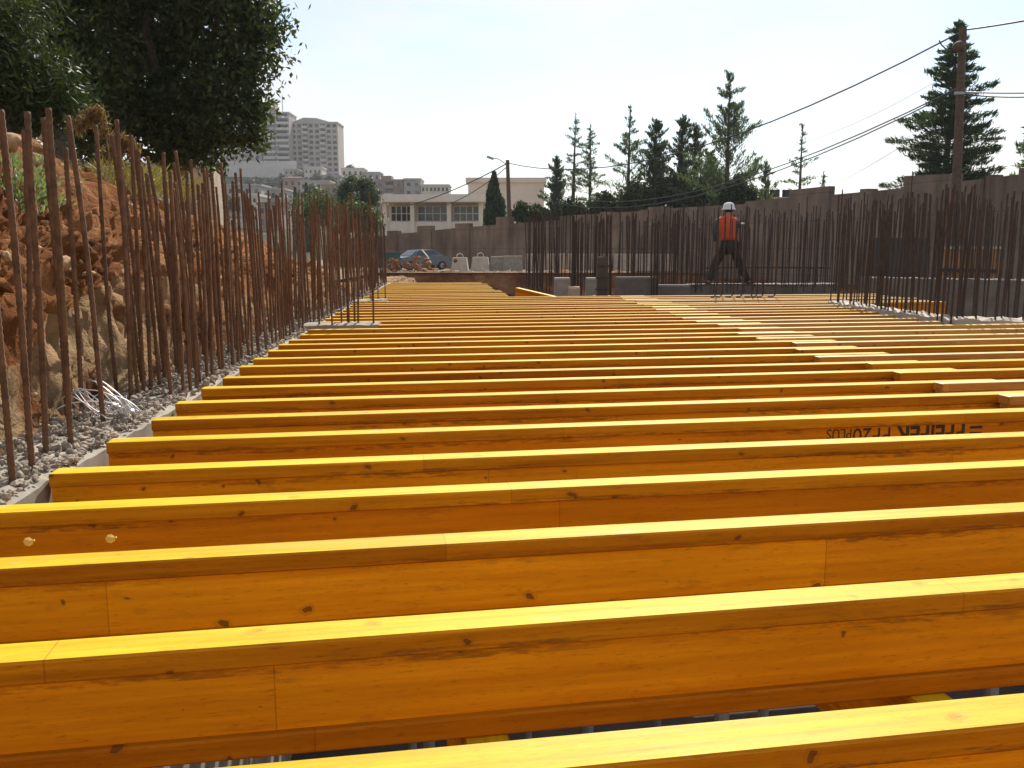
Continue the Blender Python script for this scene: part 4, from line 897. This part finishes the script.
def bush(px, py, D, rpx, mat, label, n=160, nm='bush', group='bushes behind the boundary wall', lf=.22, zb=None):
    c, rad = pb_(px, py, D, rpx); base = Vector((c.x, D, GZ if zb is None else zb))
    return leafy_tree(nm, base, [(c, rad), (c + Vector((rad * .7, 0, -rad * .3)), rad * .7), (c + Vector((-rad * .7, .3, -rad * .35)), rad * .7)], n, 26, lf, lf * .5, mat, label, 'bush', .07, rad * .3, group)
bush(318, 207, 66, 22, 'leaf_bright', 'bright green round bush behind the bars, left of the dark cypresses')
bush(357, 215, 62, 17, 'leaf_bright', 'lighter green bush at the foot of the dark cypresses')
bush(524, 212, 61, 11, 'leaf_mid', 'small green bush right of the far lamp post')
bush(540, 216, 62, 11, 'leaf_mid', 'low bush between the lamp post and the small bushy conifer')
bush(572, 212, 60, 14, 'leaf_mid', 'low bush at the foot of the thin sparse conifer pair')
bush(605, 205, 58, 15, 'leaf_mid', 'dark bush between the sparse pair and the ragged conifer')
bush(640, 196, 57, 20, 'leaf_mid', 'dark bush at the foot of the ragged conifer')
bush(668, 190, 55, 22, 'leaf_mid', 'dark bush below the blunt dense conifer')
bush(704, 190, 53, 19, 'leaf_mid', 'dark bush below the twin-topped conifers')
bush(738, 192, 50, 15, 'leaf_mid', 'dark bush behind the wall above the worker')
for k, (px, py, D, rp_) in enumerate(((232, 203, 200, 9), (250, 183, 330, 6), (271, 182, 330, 6), (285, 183, 320, 7), (292, 203, 190, 9), (330, 180, 330, 5), (212, 190, 260, 12), (240, 190, 240, 8), (262, 196, 235, 7), (282, 178, 360, 5), (300, 176, 372, 5), (316, 178, 340, 6), (345, 184, 330, 6), (306, 200, 200, 9), (226, 190, 300, 9), (350, 168, 380, 4), (258, 182, 350, 6), (312, 192, 240, 8))):
    bush(px, py, D, rp_, 'leaf_mid', 'small green tree on the hillside among the houses below the flats', 70, 'hillside_tree', 'small trees on the hillside', .5, zb=P(px, py + rp_ + 3, D).z)

# ------------------------------------------------------------------ plants and rocks on the bank
def bankp(px, py, D): return P(px, py, D)
for k, (px, py, D, s_, lb) in enumerate(((36, 160, 5.9, .20, 'big pale orange boulder near the top of the bank at left'), (10, 140, 5.7, .30, 'orange earth lump at the left edge under the trees'), (44, 138, 6.1, .14, 'smooth pale boulder on the rim of the bank under the trees'), (75, 182, 6.3, .12, 'small pale stone below the rim, between two tall bars'), (52, 186, 5.6, .13, 'tan stone in the middle of the bank'), (14, 180, 5.3, .12, 'tan stone at the left edge beside the grey-green plant'), (62, 262, 4.3, .16, 'flat reddish stone low on the bank behind the near bars'))):
    p = P(px, py, D); bm = bmesh.new(); bmesh.ops.create_icosphere(bm, subdivisions=3, radius=s_ * .30)
    for v_ in bm.verts: v_.co *= 1 + .55 * fbm(v_.co.x * 2.2 / s_ + k, v_.co.y * 2.2 / s_, v_.co.z * 2.2 / s_); v_.co.z *= .75
    me = bpy.data.meshes.new('boulder'); bm.to_mesh(me); bm.free(); me.materials.append(M['stone']); me.shade_smooth(); o = link('boulder', me); o.location = p; tag(o, lb, 'boulder', 'boulders on the bank')
def plant(px, py, D, w_, h_, n, L, Wd, mat, label, nm='plant', cat='plant', droop=.0, group=None):
    p = P(px, py, D); t_ = RNG.random(n); C = np.stack([RNG.normal(size=n) * w_ * .4, RNG.normal(size=n) * w_ * .4, t_ * h_], 1); ax = np.stack([C[:, 0] * 1.5 / w_, C[:, 1] * 1.5 / w_, np.full(n, 1.0 - droop)], 1)
    o = empty(nm, p, random.random() * 6, label, cat, group); link('leaves', quads_mesh('leaves', leaves(C, L, Wd, ax, .6), mat), o)
    mb = MB()
    for q in range(5): a = q * 1.3; mb.tube([(0, 0, -.03), (math.cos(a) * w_ * .15, math.sin(a) * w_ * .15, h_ * .5), (math.cos(a) * w_ * .3, math.sin(a) * w_ * .3, h_ * .9)], [.004, .003, .0015], 4)
    mb.build('stem', 'dry_stem', o); return o
plant(18, 212, 4.9, .26, .30, 620, .045, .016, 'leaf_grey', 'grey-green weed growing on the bank at the left edge')
plant(45, 205, 5.2, .16, .16, 260, .04, .014, 'leaf_grey', 'smaller grey-green weed right of the larger one on the bank')
plant(8, 185, 5.2, .18, .14, 260, .04, .014, 'leaf_grey', 'grey-green weed higher on the bank at the left edge')
for k, (px, py, D) in enumerate(((112, 175, 7.2), (125, 176, 7.6), (140, 178, 8.2), (152, 180, 8.6), (166, 182, 9.4), (180, 186, 10))):
    plant(px, py + 14, D, .40, .20, 420, .15, .007, 'grass_dry', 'clump of dry yellow grass on the rim of the bank', 'grass_clump', 'grass', group='dry grass clumps on the rim of the bank')
for k, (px, py, D, lb) in enumerate(((122, 150, 7.6, 'dry brown reed plume bending left under the dark trees'), (95, 120, 7.4, 'dry brown weed drooping over the bank under the trees'))):
    p = P(px, py, D); base = P(px + 18, 178, D); rel = p - base; r = empty('dry_reed', base, 0, lb, 'reed'); mb = MB(); pts_ = [Vector((0, 0, 0)), rel * .55 + Vector((.03, 0, .08)), rel * .9 + Vector((.02, 0, .10)), rel + Vector((-.05, 0, .02)), rel + Vector((-.16, 0, -.06))]
    mb.tube(pts_, [.008, .006, .005, .004, .002], 5); mb.build('stem', 'dry_stem', r); n = 420; C = np.array([tuple(pts_[i].lerp(pts_[i + 1], f)) for i, f in zip(RNG.integers(1, 4, n), RNG.random(n))]) + RNG.normal(size=(n, 3)) * .03
    link('plume', quads_mesh('plume', leaves(C, .09, .014, np.repeat([[-.4, 0, -.6]], n, 0), .8), 'grass_brown'), r)
# roots and dry stalks on the cut face
n = 1500; ss = RNG.uniform(-1, 12, n); C = []
for q in ss:
    t_ = random.uniform(.6, 2.4); C.append(tuple(W(q, t_ - .05, bankz(q, t_) + .03)))
me = quads_mesh('dry_weeds', leaves(np.array(C), .13, .007, np.repeat([[.4, 0, .5]], n, 0), 1.0), 'grass_brown'); tag(link('dry_weeds', me), 'dry stalks and roots sticking out of the orange bank', 'weeds', kind='stuff')
pts = []
for _ in range(520):
    q = random.uniform(-1, 14); t_ = random.choice((random.uniform(.35, 1.0), random.uniform(1, 3.2))); pts.append(W(q, t_ - .10, bankz(q, t_) + .02))
clods = [W(random.uniform(-1, 13), random.uniform(.28, .62), -.30 + random.random() * .1) for _ in range(420)] + [W(q, t_ - .08, bankz(q, t_) + .02) for q, t_ in ((random.uniform(-1, 12), random.uniform(.4, 2.6)) for _ in range(450))]
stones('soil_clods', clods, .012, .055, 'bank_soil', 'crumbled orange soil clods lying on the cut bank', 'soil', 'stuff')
stones('loose_stones', pts, .010, .040, 'stone', 'loose tan stones on the orange bank', 'stones', 'stuff')
# pale stone pier below the tree
a, b = P(190, 166, 24), P(217, 206, 24); mb = MB(); hh = a.z - b.z; ww = b.x - a.x
mb.add([(-ww * .45, 0, -.6), (ww * .6, 0, -.6), (ww * .6, .8, -.6), (-ww * .45, .8, -.6), (-ww * .42, 0, hh), (ww * .28, 0, hh), (ww * .28, .8, hh), (-ww * .42, .8, hh)], [(3, 2, 1, 0), (4, 5, 6, 7), (0, 1, 5, 4), (1, 2, 6, 5), (2, 3, 7, 6), (3, 0, 4, 7)]); o = mb.build('stone_pier', 'concrete_tan'); o.location = ((a.x + b.x) / 2, 24, b.z); tag(o, 'pale stone pier with a slanted right side under the big dark tree', 'pier')

# ------------------------------------------------------------------ tie wire coil on the left wall
c = G(108, 415, 0.0); mb = MB()
for k in range(9):
    a1 = random.uniform(-.25, .25); rr = random.uniform(.07, .13); cx, cy = random.uniform(-.06, .08), random.uniform(-.05, .08); pts_ = []
    tl = random.uniform(.5, 1.2); z0_ = random.uniform(-.02, .03); m_ = 22
    for i in range(m_ + 1):
        an = -0.3 + i / m_ * random.choice((1,)) * (3.6 + .4 * math.sin(k)); pts_.append((cx + rr * math.cos(an + k * .2) * 1.1, cy + rr * .5 * math.sin(k) * math.cos(an), max(0.005, z0_ + rr * tl * math.sin(an))))
    mb.tube(pts_, .0026, 5)
for k in range(12):
    an = random.uniform(-.5, .5); l_ = random.uniform(.06, .16); mb.tube([(random.uniform(-.1, .12), random.uniform(-.08, .08), .01), (random.uniform(-.02, .1), random.uniform(-.06, .06), random.uniform(.02, .08)), (l_, random.uniform(-.08, .06), .012)], .0026, 5)
o = mb.build('wire_coil', 'wire'); o.location = (c.x, c.y, 0.0); tag(o, 'tangled loops of shiny tie wire lying on the left wall between the bars', 'wire')

# ------------------------------------------------------------------ worker
def skin_mesh(name, verts, edges, radii, mat, root=0, sub=2):
    me = bpy.data.meshes.new(name); me.from_pydata(verts, edges, []); o = bpy.data.objects.new(name, me); COL.objects.link(o)
    md = o.modifiers.new('s', 'SKIN'); sv = me.skin_vertices[0].data
    for i, r_ in enumerate(radii): sv[i].radius = r_ if hasattr(r_, '__len__') else (r_, r_); sv[i].use_root = (i == root)
    md.use_smooth_shade = True; sb = o.modifiers.new('d', 'SUBSURF'); sb.levels = sub; sb.render_levels = sub
    dg = bpy.context.evaluated_depsgraph_get(); dg.update(); out = bpy.data.meshes.new_from_object(o.evaluated_get(dg)); bpy.data.objects.remove(o)
    out.name = name; out.materials.clear(); out.materials.append(M[mat]); out.shade_smooth(); return out
S_ = FPX / Dm
def wp(px, py, y=0.0): return ((px - 727.5) / S_, y, (283 - py) / S_)
wk = empty('person', P(727.5, 283, Dm + .1).to_tuple(), 0, 'worker in an orange vest and pale hat standing astride among the bars, seen from behind', 'person')
wk.location.z = wz
pel, wai, che, nec, hed, top_ = wp(728, 244), wp(727.5, 236), wp(724.5, 224), wp(725.5, 216.5, .02), wp(726.5, 211, .04), wp(727, 206.5, .05)
shR, elR, wrR = wp(733, 220), wp(738.2, 226, .16), wp(743, 224, .30)
shL, elL, wrL = wp(715.5, 220), wp(713.2, 232, .03), wp(715.5, 241, .16)
hpR, knR, anR, toR = wp(731.5, 246), wp(740, 264, .08), wp(748.5, 280, -.02), wp(750.5, 281.5, .14)
hpL, knL, anL, toL = wp(724, 246), wp(714.5, 264, .06), wp(708.5, 280, -.06), wp(706, 281.5, .08)
V = [pel, wai, che, nec, hed, top_, shR, elR, wrR, shL, elL, wrL, hpR, knR, anR, toR, hpL, knL, anL, toL]
E = [(0, 1), (1, 2), (2, 3), (3, 4), (4, 5), (2, 6), (6, 7), (7, 8), (2, 9), (9, 10), (10, 11), (0, 12), (12, 13), (13, 14), (14, 15), (0, 16), (16, 17), (17, 18), (18, 19)]
Rr = [.10, .09, .10, .055, (.085, .095), .06, .06, .045, .03, .06, .045, .03, .085, .06, .042, .035, .085, .06, .042, .035]
def hand(wr, d, side):
    global V, E, Rr
    wr_i = V.index(wr); d = Vector(d).normalized(); s_ = d.cross(Vector((0, 0, 1))).normalized() * side; pal = Vector(wr) + d * .075; V.append(tuple(pal)); E.append((wr_i, len(V) - 1)); Rr.append((.032, .02)); pi = len(V) - 1
    for k, l in enumerate((.065, .078, .072, .055)):
        o = (k - 1.5) * .019; b_ = pal + s_ * o + d * .02
        p1_, p2_ = b_ + d * l * .55 + Vector((0, 0, -.008)), b_ + d * l * .85 + Vector((0, 0, -.04))
        for q, prev in ((b_, pi), (p1_, None), (p2_, None)):
            V.append(tuple(q)); E.append((prev if prev is not None else len(V) - 2, len(V) - 1)); Rr.append(.0095)
    tb = Vector(wr) + d * .03 - s_ * .03
    for q, prev in ((tb, wr_i), (tb - s_ * .02 + d * .035, None), (tb - s_ * .012 + d * .06 + Vector((0, 0, -.015)), None)):
        V.append(tuple(q)); E.append((prev if prev is not None else len(V) - 2, len(V) - 1)); Rr.append(.0105)
hand(wrR, Vector(wrR) - Vector(elR), 1); hand(wrL, Vector(wrL) - Vector(elL), -1)
link('body', skin_mesh('body', V, E, Rr, 'skin'), wk)
def loft(rings, mb=None, n=20):
    mb = mb or MB(); vs = []
    for (x, y, z), rx, ry in rings: vs += [(x + rx * math.cos(2 * math.pi * k / n), y + ry * math.sin(2 * math.pi * k / n), z) for k in range(n)]
    k_ = len(rings); fs = [(i * n + j, i * n + (j + 1) % n, (i + 1) * n + (j + 1) % n, (i + 1) * n + j) for i in range(k_ - 1) for j in range(n)] + [tuple(range(n))[::-1], tuple((k_ - 1) * n + j for j in range(n))]
    return mb.add(vs, fs)
def tors(e, y0): return [(wp(728, y0), .172 + e, .128 + e), (wp(727.5, 236), .168 + e, .125 + e), (wp(726.2, 230), .178 + e, .130 + e), (wp(724.8, 224), .200 + e, .135 + e), (wp(724.3, 220), .205 + e, .125 + e), (wp(724.6, 217.6), .150 + e, .10 + e), (wp(725.2, 216.4), .075 + e, .075 + e)]
mb = loft(tors(0, 245)); sk_ = skin_mesh('sleeve', [shR, elR, wrR, che, shL, elL, wrL], [(3, 0), (0, 1), (1, 2), (3, 4), (4, 5), (5, 6)], [.078, .062, .044, .10, .078, .062, .044], 'shirt_cloth', 3)
mb.add([v.co for v in sk_.vertices], [tuple(p.vertices) for p in sk_.polygons]); mb.build('shirt', 'shirt_cloth', wk, True)
mb = loft(tors(.016, 240)); mb.build('vest', 'orange_cloth', wk, True)
mb = loft([(wp(728, 254), .10, .10), (wp(728, 250), .172, .13), (wp(728, 245), .182, .138), (wp(728, 240.5), .170, .128)])
sk_ = skin_mesh('leg', [pel, hpR, knR, wp(748.3, 281, -.02), hpL, knL, wp(708.6, 281, -.055)], [(0, 1), (1, 2), (2, 3), (0, 4), (4, 5), (5, 6)], [.13, .118, .092, .078, .118, .092, .078], 'dark_cloth', 0)
mb.add([v.co for v in sk_.vertices], [tuple(p.vertices) for p in sk_.polygons]); mb.build('trousers', 'dark_cloth', wk, True)
for an, to in ((anR, toR), (anL, toL)):
    he = (an[0], an[1] - .05, .045); link('boot', skin_mesh('boot', [(an[0], an[1], .13), (an[0], an[1] - .01, .05), (to[0], to[1], .038)], [(0, 1), (1, 2)], [.055, .058, .042], 'leather', 1), wk)
mb = MB(); hx, hy, hz = wp(726.5, 208.5, .04)
mb.tube([(hx, hy, hz - .035), (hx, hy, hz - .02), (hx, hy, hz + .0), (hx, hy, hz + .06), (hx, hy, hz + .10), (hx, hy, hz + .115)], [.145, .142, .115, .108, .082, .03], 18); ht = mb.build('hat', 'hat_cloth', wk, True)
# hair and ears below the brim, face details on the far side
mb = MB()
for sx in (-1, 1): mb.tube([(hed[0] + sx * .085, hed[1], hed[2] - .03), (hed[0] + sx * .10, hed[1] - .01, hed[2]), (hed[0] + sx * .092, hed[1], hed[2] + .03)], [.008, .016, .010], 7)
mb.build('ear', 'skin', wk, True)
mb = MB(); mb.tube([(hed[0], hed[1] + .085, hed[2] + .02), (hed[0], hed[1] + .115, hed[2] - .02), (hed[0], hed[1] + .09, hed[2] - .03)], [.008, .016, .012], 7); mb.build('nose', 'skin', wk, True)
mb = MB(); mb.tube([(hed[0], hed[1] - .03, hed[2] - .045), (hed[0], hed[1] - .02, hed[2]), (hed[0], hed[1] - .01, hed[2] + .04)], [.07, .09, .09], 12); mb.build('hair', 'tyre', wk, True)

# ------------------------------------------------------------------ air
mb = MB(); mb.box((0, 0, 45.5), (1990, 1990, 100)); t = bpy.data.materials.new('air'); t.use_nodes = True; t.node_tree.nodes.clear()
ou = t.node_tree.nodes.new('ShaderNodeOutputMaterial'); pv = t.node_tree.nodes.new('ShaderNodeVolumePrincipled'); t.node_tree.links.new(pv.outputs[0], ou.inputs['Volume'])
pv.inputs['Density'].default_value = 0.00026; pv.inputs['Color'].default_value = (0.86, 0.90, 0.96, 1); pv.inputs['Anisotropy'].default_value = 0.2
M['air'] = t; tag(mb.build('haze', 'air'), kind='stuff')
